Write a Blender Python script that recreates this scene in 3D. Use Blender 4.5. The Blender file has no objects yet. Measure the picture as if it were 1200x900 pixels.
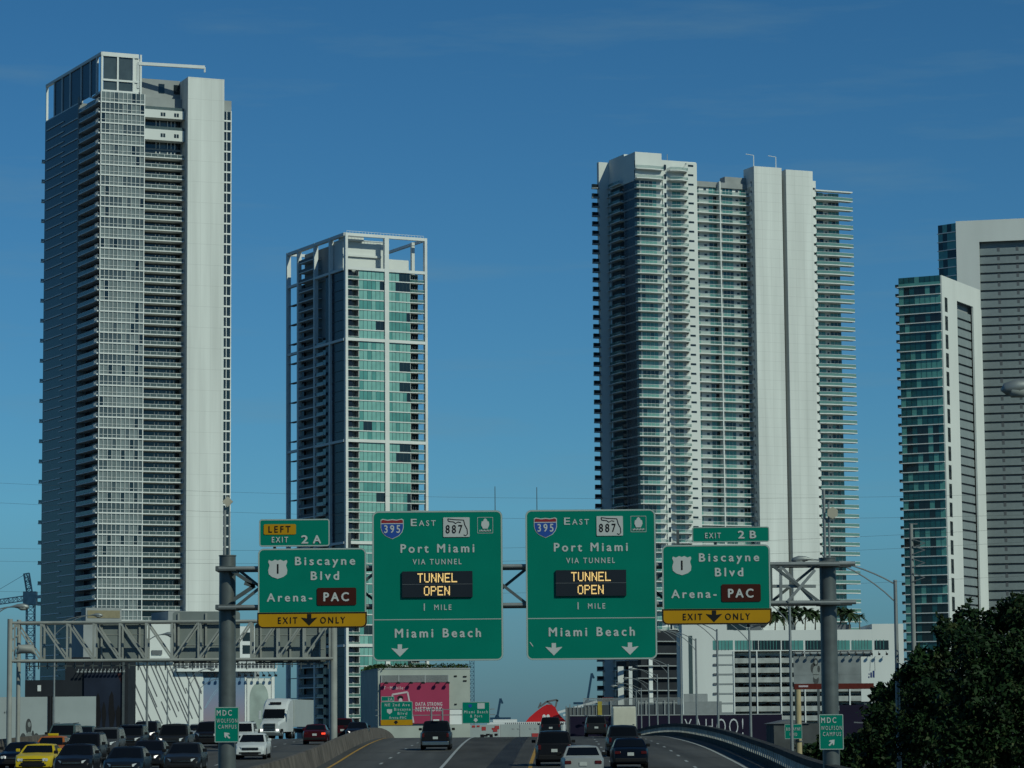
import bpy, bmesh, math, random
from mathutils import Vector, Matrix
S = bpy.context.scene
COL = S.collection
rad = math.radians
# ---------------------------------------------------------------- camera
FPX = 3500.0                     # focal length in pixels of a 1200 px wide frame
PITCH = math.atan(395 / FPX); ROLL = 0.008; CAM = Vector((0, 0, 2.3))
FW = Vector((0, math.cos(PITCH), math.sin(PITCH)))
_r0 = Vector((1, 0, 0)); _u0 = Vector((0, -math.sin(PITCH), math.cos(PITCH)))
RT = _r0 * math.cos(ROLL) - _u0 * math.sin(ROLL)
UP = _u0 * math.cos(ROLL) + _r0 * math.sin(ROLL)
cd = bpy.data.cameras.new('camera'); cam = bpy.data.objects.new('camera', cd); COL.objects.link(cam)
cd.sensor_width = 36; cd.lens = FPX / 1200 * 36; cd.clip_start = 0.5; cd.clip_end = 40000
M = Matrix((RT, UP, -FW)).transposed().to_4x4(); M.translation = CAM; cam.matrix_world = M
S.camera = cam
# ---------------------------------------------------------------- light
SUN_EL, SUN_AZ = 36.0, 43.0      # azimuth: degrees to the right of straight behind the camera
W = bpy.data.worlds.new('World'); S.world = W; W.use_nodes = True
nt = W.node_tree; nt.nodes.clear()
sky = nt.nodes.new('ShaderNodeTexSky'); sky.sky_type = 'NISHITA'; sky.sun_disc = False
sky.sun_elevation = rad(SUN_EL); sky.sun_rotation = rad(180 - SUN_AZ)
sky.altitude = 300; sky.air_density = 1.0; sky.dust_density = 0.1; sky.ozone_density = 3.0
bg = nt.nodes.new('ShaderNodeBackground'); bg.inputs[1].default_value = 0.071
out = nt.nodes.new('ShaderNodeOutputWorld')
# faint cirrus streaks low in the sky
tc = nt.nodes.new('ShaderNodeTexCoord'); mp = nt.nodes.new('ShaderNodeMapping'); mp.inputs['Scale'].default_value = (5, 5, 40)
mp.inputs['Rotation'].default_value = (0.12, 0.1, 0)
nz = nt.nodes.new('ShaderNodeTexNoise'); nz.inputs['Scale'].default_value = 1.6; nz.inputs['Detail'].default_value = 6; nz.inputs['Roughness'].default_value = .6
cr = nt.nodes.new('ShaderNodeValToRGB'); cr.color_ramp.elements[0].position = .52; cr.color_ramp.elements[1].position = .85
cr.color_ramp.elements[1].color = (.34, .34, .34, 1)
tint = nt.nodes.new('ShaderNodeMix'); tint.data_type = 'RGBA'; tint.blend_type = 'MULTIPLY'; tint.inputs[0].default_value = 1.0
tint.inputs[7].default_value = (0.33, 0.785, 1.06, 1)
mx = nt.nodes.new('ShaderNodeMix'); mx.data_type = 'RGBA'; mx.inputs[7].default_value = (2.6, 4.6, 5.6, 1)
# murky sea air: the lowest few degrees of the sky are dimmer
sx = nt.nodes.new('ShaderNodeSeparateXYZ'); hr = nt.nodes.new('ShaderNodeValToRGB'); he = hr.color_ramp.elements
he[0].position = 0.0; he[0].color = (.57, .49, .62, 1); he[1].position = .24; he[1].color = (.84, .93, .95, 1); e_ = he.new(.07); e_.color = (1.08, 1.03, 1.02, 1); e_ = he.new(.15); e_.color = (1.0, 1.0, 1.0, 1)
hz_ = nt.nodes.new('ShaderNodeMix'); hz_.data_type = 'RGBA'; hz_.blend_type = 'MULTIPLY'; hz_.inputs[0].default_value = 1.0
L = nt.links.new
L(tc.outputs['Generated'], mp.inputs[0]); L(mp.outputs[0], nz.inputs['Vector']); L(nz.outputs['Fac'], cr.inputs[0])
L(tc.outputs['Generated'], sx.inputs[0]); L(sx.outputs['Z'], hr.inputs[0]); L(sky.outputs[0], tint.inputs[6]); L(tint.outputs[2], hz_.inputs[6]); L(hr.outputs[0], hz_.inputs[7]); L(hz_.outputs[2], mx.inputs[6]); L(cr.outputs[0], mx.inputs[0])
L(mx.outputs[2], bg.inputs[0]); L(bg.outputs[0], out.inputs[0])
sd = bpy.data.lights.new('sun', 'SUN'); sd.energy = 3.2; sd.angle = rad(.53); sd.color = (.93, 1.0, .82)
sun = bpy.data.objects.new('sun', sd); COL.objects.link(sun)
SDIR = Vector((math.sin(rad(SUN_AZ)) * math.cos(rad(SUN_EL)), -math.cos(rad(SUN_AZ)) * math.cos(rad(SUN_EL)), math.sin(rad(SUN_EL))))
sun.rotation_euler = SDIR.to_track_quat('Z', 'Y').to_euler(); sun.location = (60, -80, 120)
vs = S.view_settings; vs.view_transform = 'Standard'; vs.look = 'None'; vs.gamma = 1.0; vs.use_curve_mapping = False; vs.exposure = -0.38
S.display_settings.display_device = 'sRGB'
S.cycles.max_bounces = 5; S.cycles.diffuse_bounces = 2; S.cycles.glossy_bounces = 3; S.cycles.transmission_bounces = 4; S.cycles.transparent_max_bounces = 8
S.cycles.caustics_reflective = False; S.cycles.caustics_refractive = False
# ---------------------------------------------------------------- geometry helpers
def ray(px, py): return FW + RT * ((px - 600) / FPX) + UP * ((450 - py) / FPX)
def P(px, py, d):
    r = ray(px, py); return CAM + r * (d / r.y)
def Z(px, py, d): return P(px, py, d).z
def lerp(a, b, t): return a + (b - a) * t
class Fr:
    """A vertical wall frame: u runs from p0 to p1, v points outward, z is up."""
    def __init__(s, p0, p1):
        s.o = Vector((p0[0], p0[1])); d = Vector((p1[0], p1[1])) - s.o; s.len = d.length; s.u = d.normalized(); s.n = Vector((s.u.y, -s.u.x))
    def p2(s, u, v=0): return s.o + s.u * u + s.n * v
    def pt(s, u, v, z): q = s.p2(u, v); return Vector((q.x, q.y, z))
    def at(s, px, py, v=0):
        r = ray(px, py); a = s.o + s.n * v
        # a + u*t = k*r
        det = s.u.x * (-r.y) - (-r.x) * s.u.y
        bx, by = -a.x, -a.y
        return (bx * (-r.y) - (-r.x) * by) / det
class MB:
    def __init__(s): s.v = []; s.f = []; s.m = []; s.c = 0
    def mat(s, i): s.c = i; return s
    def face(s, pts):
        b = len(s.v); s.v += [tuple(p) for p in pts]; s.f.append(tuple(range(b, b + len(pts)))); s.m.append(s.c)
    def _hex(s, c):
        b = len(s.v); s.v += [tuple(p) for p in c]
        for q in ((0, 3, 2, 1), (4, 5, 6, 7), (0, 1, 5, 4), (1, 2, 6, 5), (2, 3, 7, 6), (3, 0, 4, 7)):
            s.f.append(tuple(b + i for i in q)); s.m.append(s.c)
    def box(s, u0, u1, v0, v1, z0, z1, fr=None):
        c = [(u0, v0, z0), (u1, v0, z0), (u1, v1, z0), (u0, v1, z0), (u0, v0, z1), (u1, v0, z1), (u1, v1, z1), (u0, v1, z1)]
        s._hex([fr.pt(*p) for p in c] if fr else c); return s
    def prism(s, poly, z0, z1):
        n = len(poly); b = len(s.v)
        s.v += [(p[0], p[1], z0) for p in poly] + [(p[0], p[1], z1) for p in poly]
        for i in range(n):
            j = (i + 1) % n; s.f.append((b + i, b + j, b + n + j, b + n + i)); s.m.append(s.c)
        s.f.append(tuple(range(b + n - 1, b - 1, -1))); s.f.append(tuple(range(b + n, b + 2 * n))); s.m += [s.c, s.c]; return s
    def extr(s, poly, fr, v0, v1):
        """poly of (u,z) in a wall frame extruded from v0 to v1"""
        n = len(poly); b = len(s.v)
        s.v += [tuple(fr.pt(p[0], v0, p[1])) for p in poly] + [tuple(fr.pt(p[0], v1, p[1])) for p in poly]
        for i in range(n):
            j = (i + 1) % n; s.f.append((b + i, b + j, b + n + j, b + n + i)); s.m.append(s.c)
        s.f.append(tuple(range(b + n - 1, b - 1, -1))); s.f.append(tuple(range(b + n, b + 2 * n))); s.m += [s.c, s.c]; return s
    def quad(s, fr, u0, u1, z0, z1, v):
        s.face([fr.pt(u0, v, z0), fr.pt(u1, v, z0), fr.pt(u1, v, z1), fr.pt(u0, v, z1)]); return s
    def bar(s, p, q, w, h=None):
        p = Vector(p); q = Vector(q); h = h or w; d = (q - p).normalized()
        a = d.cross(Vector((0, 0, 1)))
        if a.length < 1e-3: a = Vector((1, 0, 0))
        a.normalize(); e = a.cross(d).normalized()
        c = []
        for t in (p, q):
            c += [t - a * w / 2 - e * h / 2, t + a * w / 2 - e * h / 2, t + a * w / 2 + e * h / 2, t - a * w / 2 + e * h / 2]
        s._hex(c); return s
    def tube(s, p, q, r0, r1=None, n=10): return s.path([p, q], [r0, r0 if r1 is None else r1], n)
    def path(s, pts, rs, n=8):
        pts = [Vector(p) for p in pts]
        if not hasattr(rs, '__len__'): rs = [rs] * len(pts)
        b = len(s.v); ref = None
        for i, p in enumerate(pts):
            d = (pts[min(i + 1, len(pts) - 1)] - pts[max(i - 1, 0)]).normalized()
            if ref is None:
                ref = Vector((1, 0, 0)) if abs(d.x) < .9 else Vector((0, 1, 0))
            a = (ref - d * ref.dot(d)).normalized(); e = d.cross(a); ref = a
            for k in range(n):
                t = 2 * math.pi * k / n; s.v.append(tuple(p + (a * math.cos(t) + e * math.sin(t)) * rs[i]))
        for i in range(len(pts) - 1):
            for k in range(n):
                l = (k + 1) % n; s.f.append((b + i * n + k, b + i * n + l, b + (i + 1) * n + l, b + (i + 1) * n + k)); s.m.append(s.c)
        s.f.append(tuple(range(b + n - 1, b - 1, -1))); m = b + (len(pts) - 1) * n; s.f.append(tuple(range(m, m + n))); s.m += [s.c, s.c]; return s
    def build(s, name, mats, parent=None, local=False, bevel=0, smooth=0, fixn=True):
        if not isinstance(mats, (list, tuple)): mats = [mats]
        off = Vector((0, 0, 0)) if local or parent is None else worg(parent)
        me = bpy.data.meshes.new(name)
        me.from_pydata([(p[0] - off.x, p[1] - off.y, p[2] - off.z) for p in s.v], [], s.f)
        for m in mats: me.materials.append(m)
        me.polygons.foreach_set('material_index', s.m)
        if fixn:
            bm = bmesh.new(); bm.from_mesh(me); bmesh.ops.recalc_face_normals(bm, faces=bm.faces); bm.to_mesh(me); bm.free()
        if smooth:
            me.polygons.foreach_set('use_smooth', [True] * len(me.polygons)); me.set_sharp_from_angle(angle=rad(smooth))
        me.update()
        o = bpy.data.objects.new(name, me); COL.objects.link(o)
        if parent: o.parent = parent
        if bevel:
            b = o.modifiers.new('bevel', 'BEVEL'); b.width = bevel; b.segments = 2; b.limit_method = 'ANGLE'; b.angle_limit = rad(40)
        return o
def worg(o):
    v = Vector((0, 0, 0))
    while o: v += Vector(o.location); o = o.parent
    return v
def tag(o, label=None, cat=None, group=None, kind=None):
    if label: o['label'] = label
    if cat: o['category'] = cat
    if group: o['group'] = group
    if kind: o['kind'] = kind
    return o
def thing(name, label, cat, loc=(0, 0, 0), rz=0, group=None):
    o = bpy.data.objects.new(name, None); COL.objects.link(o); o.empty_display_size = .5
    o.location = loc; o.rotation_euler = (0, 0, rz); return tag(o, label, cat, group)
def copy_tree(o, parent=None, dz=0.0):
    kids = list(o.children); c = o.copy(); COL.objects.link(c)
    if parent: c.parent = parent
    if dz: c.location.z += dz
    for k in kids: copy_tree(k, c)
    return c
def rep(o, zs):
    """Copies of a part (and its sub-parts) shifted up by each z."""
    kids = list(o.children); res = [o]
    for z in zs:
        c = o.copy(); COL.objects.link(c); c.location.z += z
        for k in kids:
            q = k.copy(); COL.objects.link(q); q.parent = c
        res.append(c)
    return res
# ---------------------------------------------------------------- materials
MATS = {}
def mat(name, col, rough=.6, metal=0, var=.12, scale=1.5, spec=None, emit=0, ecol=None, stretch=None, coat=0, bump=0, alpha=1):
    if name in MATS: return MATS[name]
    if spec is None: spec = .5 if rough < .5 else .15
    m = bpy.data.materials.new(name); m.use_nodes = True; t = m.node_tree; b = t.nodes['Principled BSDF']
    b.inputs['Base Color'].default_value = (*col, 1); b.inputs['Roughness'].default_value = rough; b.inputs['Metallic'].default_value = metal
    b.inputs['Specular IOR Level'].default_value = spec; b.inputs['Coat Weight'].default_value = coat; b.inputs['Coat Roughness'].default_value = .05
    b.inputs['Alpha'].default_value = alpha
    if emit: b.inputs['Emission Color'].default_value = (*(ecol or col), 1); b.inputs['Emission Strength'].default_value = emit
    if var:
        c = t.nodes.new('ShaderNodeTexCoord'); n = t.nodes.new('ShaderNodeTexNoise'); n.inputs['Scale'].default_value = scale; n.inputs['Detail'].default_value = 5
        if stretch:
            mpn = t.nodes.new('ShaderNodeMapping'); mpn.inputs['Scale'].default_value = stretch
            t.links.new(c.outputs['Object'], mpn.inputs[0]); t.links.new(mpn.outputs[0], n.inputs['Vector'])
        else: t.links.new(c.outputs['Object'], n.inputs['Vector'])
        r = t.nodes.new('ShaderNodeMapRange'); r.inputs[1].default_value = .3; r.inputs[2].default_value = .7; r.inputs[3].default_value = 1 - var; r.inputs[4].default_value = 1 + var
        x = t.nodes.new('ShaderNodeVectorMath'); x.operation = 'SCALE'; x.inputs[0].default_value = col
        t.links.new(n.outputs['Fac'], r.inputs[0]); t.links.new(r.outputs[0], x.inputs['Scale']); t.links.new(x.outputs[0], b.inputs['Base Color'])
        if bump:
            bp = t.nodes.new('ShaderNodeBump'); bp.inputs['Strength'].default_value = bump; t.links.new(n.outputs['Fac'], bp.inputs['Height']); t.links.new(bp.outputs[0], b.inputs['Normal'])
    MATS[name] = m; return m
M_white = mat('white_stucco', (.66, .68, .65), .75, var=.05, scale=.12, stretch=(1, 1, .25))
M_wtrim = mat('white_trim', (.70, .72, .70), .6, var=.05, scale=.3)
M_grey = mat('grey_concrete', (.30, .32, .32), .8, var=.1, scale=.3)
M_dgrey = mat('dark_concrete', (.13, .14, .15), .8, var=.1, scale=.3)
M_recess = mat('balcony_wall', (.16, .18, .19), .7, var=.1, scale=.4)
G_navy = mat('navy_glass', (.013, .022, .042), .25, var=.25, scale=.15, spec=.16)
G_dark = mat('dark_glass', (.012, .02, .024), .08, var=.2, scale=.3, spec=.6)
G_mid = mat('mid_glass', (.065, .085, .09), .12, var=.2, scale=.3, spec=.6)
G_light = mat('curtained_glass', (.17, .205, .205), .2, var=.2, scale=.4, spec=.5)
G_teal = mat('teal_glass', (.095, .29, .26), .1, var=.15, scale=.25, spec=.6)
G_tealL = mat('pale_teal_glass', (.20, .43, .385), .15, var=.12, scale=.3, spec=.5)
G_tealD = mat('deep_teal_glass', (.015, .085, .095), .08, var=.3, scale=.25, spec=.6)
G_rail = mat('railing_glass', (.10, .14, .14), .15, var=.1, spec=.4, alpha=.7)
G_orail = mat('solid_teal_railing', (.12, .25, .23), .25, var=.15, scale=.3, spec=.4)
G_trail = mat('teal_railing_glass', (.10, .225, .205), .15, var=.1, spec=.4, alpha=.55)
def slabmat(name, col, fh, off):
    m = mat(name, col, .75, var=.11, scale=.3, stretch=(1, 1, .06)); t = m.node_tree; b = t.nodes['Principled BSDF']; src = b.inputs['Base Color'].links[0].from_socket
    c = t.nodes.new('ShaderNodeTexCoord'); s = t.nodes.new('ShaderNodeSeparateXYZ'); t.links.new(c.outputs['Object'], s.inputs[0])
    def joint(sock, per, o, w):
        a = t.nodes.new('ShaderNodeMath'); a.operation = 'ADD'; a.inputs[1].default_value = o; t.links.new(sock, a.inputs[0])
        q = t.nodes.new('ShaderNodeMath'); q.operation = 'PINGPONG'; q.inputs[1].default_value = per / 2; t.links.new(a.outputs[0], q.inputs[0])
        g = t.nodes.new('ShaderNodeMath'); g.operation = 'LESS_THAN'; g.inputs[1].default_value = w; t.links.new(q.outputs[0], g.inputs[0]); return g.outputs[0]
    j1 = joint(s.outputs['Z'], fh, off, .07); j2 = joint(s.outputs['X'], 3.1, .4, .05)
    mxn = t.nodes.new('ShaderNodeMath'); mxn.operation = 'MAXIMUM'; t.links.new(j1, mxn.inputs[0]); t.links.new(j2, mxn.inputs[1])
    f = t.nodes.new('ShaderNodeMapRange'); f.inputs[3].default_value = 1.0; f.inputs[4].default_value = .86; t.links.new(mxn.outputs[0], f.inputs[0])
    v = t.nodes.new('ShaderNodeVectorMath'); v.operation = 'SCALE'; t.links.new(src, v.inputs[0]); t.links.new(f.outputs[0], v.inputs['Scale']); t.links.new(v.outputs[0], b.inputs['Base Color']); return m
M_panel = slabmat('jointed_white_panel', (.67, .69, .66), 3.385, .3)
RND = random.Random(11)
GZ = -6.0                        # level of the city ground below the viaduct
# ================================================================ GROUND, WATER, VIADUCT
def interp(tab, t):
    if t <= tab[0][0]: return tab[0][1]
    for (a, x), (b, y) in zip(tab, tab[1:]):
        if t <= b: k = (t - a) / (b - a); return x + (y - x) * k
    return tab[-1][1]
def smooth_tab(tab, a, b, step, win):
    out = []; t = a
    while t <= b: out.append((t, sum(interp(tab, t + win * (i / 4 - 1)) for i in range(9)) / 9)); t += step
    return out
ZT = smooth_tab([(-60, 0), (0, 0), (60, -.35), (105, -.45), (150, -.12), (200, .55), (240, .86), (270, .92), (300, .72), (340, .1), (400, -1.4), (500, -4.2), (600, -5.4), (760, -5.6)], -60, 760, 10, 22)
def zr(d): return interp(ZT, d)
XR = smooth_tab([(-60, 10.2), (80, 10.2), (105, 10.7), (130, 11.9), (150, 12.8), (200, 13.8), (270, 14.2), (340, 13.6), (760, 8)], -60, 760, 10, 14)   # right parapet
XM = smooth_tab([(-60, -9.6), (105, -10.1), (150, -10.5), (270, -12.5), (340, -14), (760, -26)], -60, 760, 10, 14)                                  # median barrier
XL = [(-60, -33), (105, -33), (200, -33.5), (760, -50)]
M_ground = mat('city_ground', (.09, .095, .085), .95, var=.35, scale=.03)
M_asph = mat('asphalt', (.078, .077, .073), .85, var=.34, scale=.55, stretch=(1, .03, 1), bump=.05)
M_asph2 = mat('patched_asphalt', (.030, .030, .031), .75, var=.3, scale=.6, stretch=(1, .2, 1))
M_gore = mat('worn_shoulder_asphalt', (.060, .057, .052), .9, var=.3, scale=.4, stretch=(1, .15, 1))
M_lane = mat('white_road_paint', (.36, .37, .35), .6, var=.2, scale=3)
M_ylane = mat('yellow_road_paint', (.40, .22, .03), .6, var=.2, scale=3)
M_barr = mat('barrier_concrete', (.115, .10, .085), .85, var=.4, scale=.8)
M_parap = mat('dark_parapet_concrete', (.05, .046, .038), .85, var=.35, scale=.7)
m = MB(); R0 = 14000; m.face([(-R0, -R0, GZ), (R0, -R0, GZ), (R0, R0, GZ), (-R0, R0, GZ)]); tag(m.build('ground', M_ground), kind='structure')
M_water = mat('bay_water', (.03, .07, .09), .15, var=.2, scale=.02)
m = MB(); m.face([(-6000, 1350, GZ + .3), (6000, 1350, GZ + .3), (9000, 13000, GZ + .3), (-9000, 13000, GZ + .3)]); tag(m.build('water', M_water), kind='structure')
DS = list(range(-60, 761, 8))
def sheet(name, fa, fb, dz, m_, d0=-60, d1=760, kind='structure', step=8):
    m = MB(); ds = [d0 + (d1 - d0) * i / max(1, round((d1 - d0) / step)) for i in range(max(1, round((d1 - d0) / step)) + 1)]
    for a, b in zip(ds, ds[1:]):
        m.face([(fa(a), a, zr(a) + dz), (fb(a), a, zr(a) + dz), (fb(b), b, zr(b) + dz), (fa(b), b, zr(b) + dz)])
    o = m.build(name, m_, fixn=False); return tag(o, kind=kind)
def strip(name, fa, fb, z0, z1, m_, ds=DS, prof=None):
    """solid that follows the road: cross section from fa to fb, z0 to z1 above the road; prof adds a top inset"""
    m = MB(); i0 = prof or 0
    for a, b in zip(ds, ds[1:]):
        A = [(fa(a), a, zr(a) + z0), (fb(a), a, zr(a) + z0), (fb(a) - i0, a, zr(a) + z1), (fa(a) + i0, a, zr(a) + z1)]
        B = [(fa(b), b, zr(b) + z0), (fb(b), b, zr(b) + z0), (fb(b) - i0, b, zr(b) + z1), (fa(b) + i0, b, zr(b) + z1)]
        for k in range(4): l = (k + 1) % 4; m.face([A[k], A[l], B[l], B[k]])
        if a == ds[0]: m.face(A)
        if b == ds[-1]: m.face(B)
    return m.build(name, m_)
xr = lambda d: interp(XR, d); xm = lambda d: interp(XM, d); xl = lambda d: interp(XL, d)
tag(strip('viaduct_deck', lambda d: xl(d) - .6, lambda d: xr(d) + .5, -1.6, -.02, M_barr), kind='structure')
sheet('eastbound_roadway', lambda d: xm(d) + .3, lambda d: xr(d) - .02, .0, M_asph)
sheet('westbound_roadway', lambda d: xl(d), lambda d: xm(d) - .3, .0, M_asph)
XY = [(-60, .2), (105, .2), (161, .75), (245, 2.0), (300, 3.2), (400, 5), (760, 8)]
xy_ = lambda d: interp(XY, d)
sheet('gore_shoulder', lambda d: -3.7, lambda d: xy_(d) - .1, .004, M_gore, 60, 420)
sheet('dark_pavement_patch', lambda d: -1.35 + (d - 160) * .015, lambda d: -.1 + (d - 160) * .013, .008, M_asph2, 60, 330)
sheet('dark_pavement_patch', lambda d: 3.6, lambda d: 4.15 + .2 * math.sin(d * .1), .004, M_asph2, 60, 300)
sheet('gore_line', lambda d: -3.85, lambda d: -3.68, .012, M_lane, 60, 420)
sheet('yellow_edge_line', lambda d: xy_(d), lambda d: xy_(d) + .2, .012, M_ylane, 60, 420)
sheet('edge_line', lambda d: xr(d) - 1.35, lambda d: xr(d) - 1.18, .012, M_lane, 60, 420)
sheet('left_edge_line', lambda d: xm(d) + .9, lambda d: xm(d) + 1.06, .012, M_ylane, 60, 420)
for jd in (132, 151, 170, 189, 208, 227, 246): sheet('expansion_joint', lambda d: xm(d) + .35, lambda d: xr(d) - .05, .006, M_asph2, jd, jd + .22)
def dashes(name, f, w=.15):
    m = MB(); d = 64.0
    while d < 420:
        a, b = d, d + 3.05
        m.face([(f(a) - w / 2, a, zr(a) + .012), (f(a) + w / 2, a, zr(a) + .012), (f(b) + w / 2, b, zr(b) + .012), (f(b) - w / 2, b, zr(b) + .012)]); d += 12.2
    tag(m.build(name, M_lane, fixn=False), kind='structure')
dashes('lane_dashes', lambda d: -7.25); dashes('lane_dashes', lambda d: xy_(d) + 4.4); dashes('lane_dashes', lambda d: lerp(xy_(d), xr(d), .66) + .4)
for k in range(1, 5): dashes('westbound_lane_dashes', lambda d, k=k: lerp(xl(d) + 1.5, xm(d) - 1.5, k / 5))
tag(strip('concrete_barrier', lambda d: xm(d) - .3, lambda d: xm(d) + .3, 0, .95, M_barr, [d for d in DS if d >= 100], .2),
    'long tan concrete median barrier beside the grey exit lanes', 'barrier')
tag(strip('edge_barrier', lambda d: xl(d) - .45, lambda d: xl(d), 0, .9, M_barr, prof=.1), 'far left concrete edge barrier behind the blue sports car', 'barrier')
# right parapet: low dark wall, balusters, cap rail
pr = strip('bridge_parapet', lambda d: xr(d), lambda d: xr(d) + .32, 0, .36, M_parap)
tag(pr, 'dark curved bridge parapet with pale balusters on the right road edge', 'parapet')
m = MB(); d = 60.0
while d < 420:
    x = xr(d) + .16; m.box(x - .15, x + .13, d - .4, d + .4, zr(d) + .36, zr(d) + .84); d += 1.9
tag(m.build('baluster_row', mat('pale_baluster_concrete', (.42, .42, .38), .8, var=.3, scale=1), pr), kind='stuff')
strip('cap_rail', lambda d: xr(d) - .04, lambda d: xr(d) + .36, .84, 1.1, mat('dark_cap_concrete', (.04, .04, .038), .9, var=.4, scale=.8)).parent = pr
# ================================================================ TOWERS
def bases(fr, u): q = fr.p2(u); return (q.x, q.y, GZ)
def variants(o, parent, makers, zs, name, mats):
    """one window per floor, each floor picking one of a few pane patterns"""
    ms = [o.data]
    for mb in makers: t = mb.build(name, mats, parent); ms.append(t.data); bpy.data.objects.remove(t)
    os_ = rep(o, zs)
    for q in os_: q.data = ms[RND.randrange(len(ms))]
    return os_
# ---------------------------------------------------------------- tower with tall white slab, far left
M_slab1 = slabmat('cast_white_slab', (.66, .68, .65), 6.64, .5)
def tower_one():
    B = (-128.5, 923.0)
    t = math.atan(.42); C = (B[0] + 43 * math.cos(t), B[1] + 43 * math.sin(t)); LS = 54.5; A = (B[0] - .459 * LS, B[1] + .889 * LS)
    fa, ff = Fr(A, B), Fr(B, C)
    root = thing('apartment_tower', 'tallest tower, far left, with a blank white slab and a gridded glass front', 'tower', bases(ff, 20))
    FH, z0, n = 3.32, 34.2, 50
    zs = [FH * k for k in range(1, n)]
    zt = z0 + n * FH
    u = lambda px, v=0: ff.at(px, 420, v)
    uc, ur, us0, us1, ue = u(167.5), u(214), u(219, 3), u(262, 3), u(270.5)
    U0 = LS - 20
    b = MB()
    back = 30
    b.prism([fa.p2(0), fa.p2(U0), fa.p2(U0, -2.4), fa.p2(LS - 2, -2.4), ff.p2(1.0, 0), ff.p2(uc, 0), ff.p2(uc, -3.6), ff.p2(us0, -3.6), ff.p2(us1, 0), ff.p2(ue, 0), ff.p2(ue, -back), fa.p2(-6, -20)], GZ, zt)
    b.build('wall', M_grey, root)
    # navy glass side with thin floor ledges
    MB().box(0, U0, 0, .1, z0 - 30, zt, fa).build('curtain_wall', G_navy, root)
    l = MB(); l.box(1.5, 19, .1, .4, z0, z0 + .3, fa); l.box(17, U0 - 1, .1, .4, z0 - 1.5, z0 - 1.2, fa)
    rep(l.build('ledge', M_wtrim, root), [FH * k for k in range(-6, n)])
    MB().box(U0 - .7, U0, .1, .5, z0 - 30, zt + 2, fa).build('pier', M_grey, root)
    # stubs at the far corner
    c = MB(); c.box(-3.0, .2, -2.5, .3, z0, z0 + .3, fa); c.mat(1).box(-3.0, -.1, -2.2, -2.1, z0 + .3, z0 + 1.3, fa); c.box(-3.0, -2.9, -2.2, .2, z0 + .3, z0 + 1.3, fa)
    rep(c.build('corner_balcony', [M_wtrim, G_rail], root), [2 * FH * k for k in range(1, 24)])
    # balconies of the side recess
    c = MB(); c.box(U0 + .4, LS, -2.3, .5, z0 - .15, z0 + .15, fa); c.box(LS - 2.8, LS + .2, .5, .9, z0 - .2, z0 + .2, fa)
    c = c.build('side_balcony', M_wtrim, root)
    r = MB(); r.box(U0 + .6, LS - .1, .38, .44, z0 + .2, z0 + 1.1, fa); r.mat(1).box(U0 + .4, LS, .36, .5, z0 + 1.1, z0 + 1.2, fa)
    for k in range(6): r.box(LS - 2.7 + k * .52, LS - 2.64 + k * .52, .84, .88, z0 + .2, z0 + 1.25, fa)
    r.box(LS - 2.8, LS + .2, .82, .9, z0 + 1.15, z0 + 1.27, fa)
    r.build('railing', [G_rail, M_wtrim], c)
    rep(c, zs)
    g = MB().quad(fa, U0 + .6, LS - 2.2, z0 + .2, z0 + FH - .3, -2.36).build('balcony_glass', G_navy, root); rep(g, zs)
    # gridded front
    np_ = 10
    def panes(seed):
        rr = random.Random(seed); m = MB(); w = uc / np_; base = rr.choice([0, 0, 0, 1, 1, 2])
        for i in range(np_):
            c_ = base if rr.random() < .62 else rr.choice([0, 0, 1, 2])
            m.mat(c_).quad(ff, i * w, (i + 1) * w, z0 + .3, z0 + FH, .06)
        return m
    GM = [G_light, G_mid, G_dark]
    w0 = panes(1).build('window', GM, root)
    f = MB()
    for i in range(np_ + 1):
        wd = .28 if i in (0, np_) else .14
        f.box(i * uc / np_ - wd / 2, i * uc / np_ + wd / 2, .07, .32, z0 - .02, z0 + FH - .02, ff)
    f.box(-.1, uc + .1, .07, .4, z0 - .22, z0 + .2, ff); f.box(0, uc, .07, .2, z0 + 1.1, z0 + 1.22, ff)
    f.build('frame', M_wtrim, w0)
    variants(w0, root, [panes(s) for s in range(2, 11)], zs, 'window', GM)
    # balconies of the front recess
    bal_z = [k for k in range(1, n - 5)]
    c = MB(); c.box(uc + .1, us0 - .3, -3.5, .2, z0 - .16, z0 + .16, ff); c = c.build('balcony', M_wtrim, root)
    r = MB(); r.box(uc + .1, us0 - .3, .1, .14, z0 + .2, z0 + 1.12, ff); r.mat(1).box(uc + .1, us0 - .3, .06, .16, z0 + 1.12, z0 + 1.22, ff)
    for k in range(7): x = lerp(uc + .2, us0 - .4, k / 6); r.box(x - .05, x + .05, .07, .17, z0 + .16, z0 + 1.2, ff)
    r.build('railing', [G_rail, M_wtrim], c); rep(c, [FH * k for k in bal_z])
    d = MB(); d.quad(ff, uc + .3, us0 - .5, z0 + .2, z0 + FH - .4, -3.55)
    d.mat(1)
    for x in (.36, .45, .64, .73, .82):
        q = lerp(uc, us0, x); d.box(q - .12, q + .12, -3.54, -3.4, z0 + .2, z0 + 2.5, ff)
    d.mat(2).quad(ff, lerp(uc, us0, .46), lerp(uc, us0, .6), z0 + .2, z0 + 2.4, -3.5)
    rep(d.build('balcony_door', [G_dark, M_wtrim, G_mid], root), [FH * k for k in range(1, n - 2)])
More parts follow.
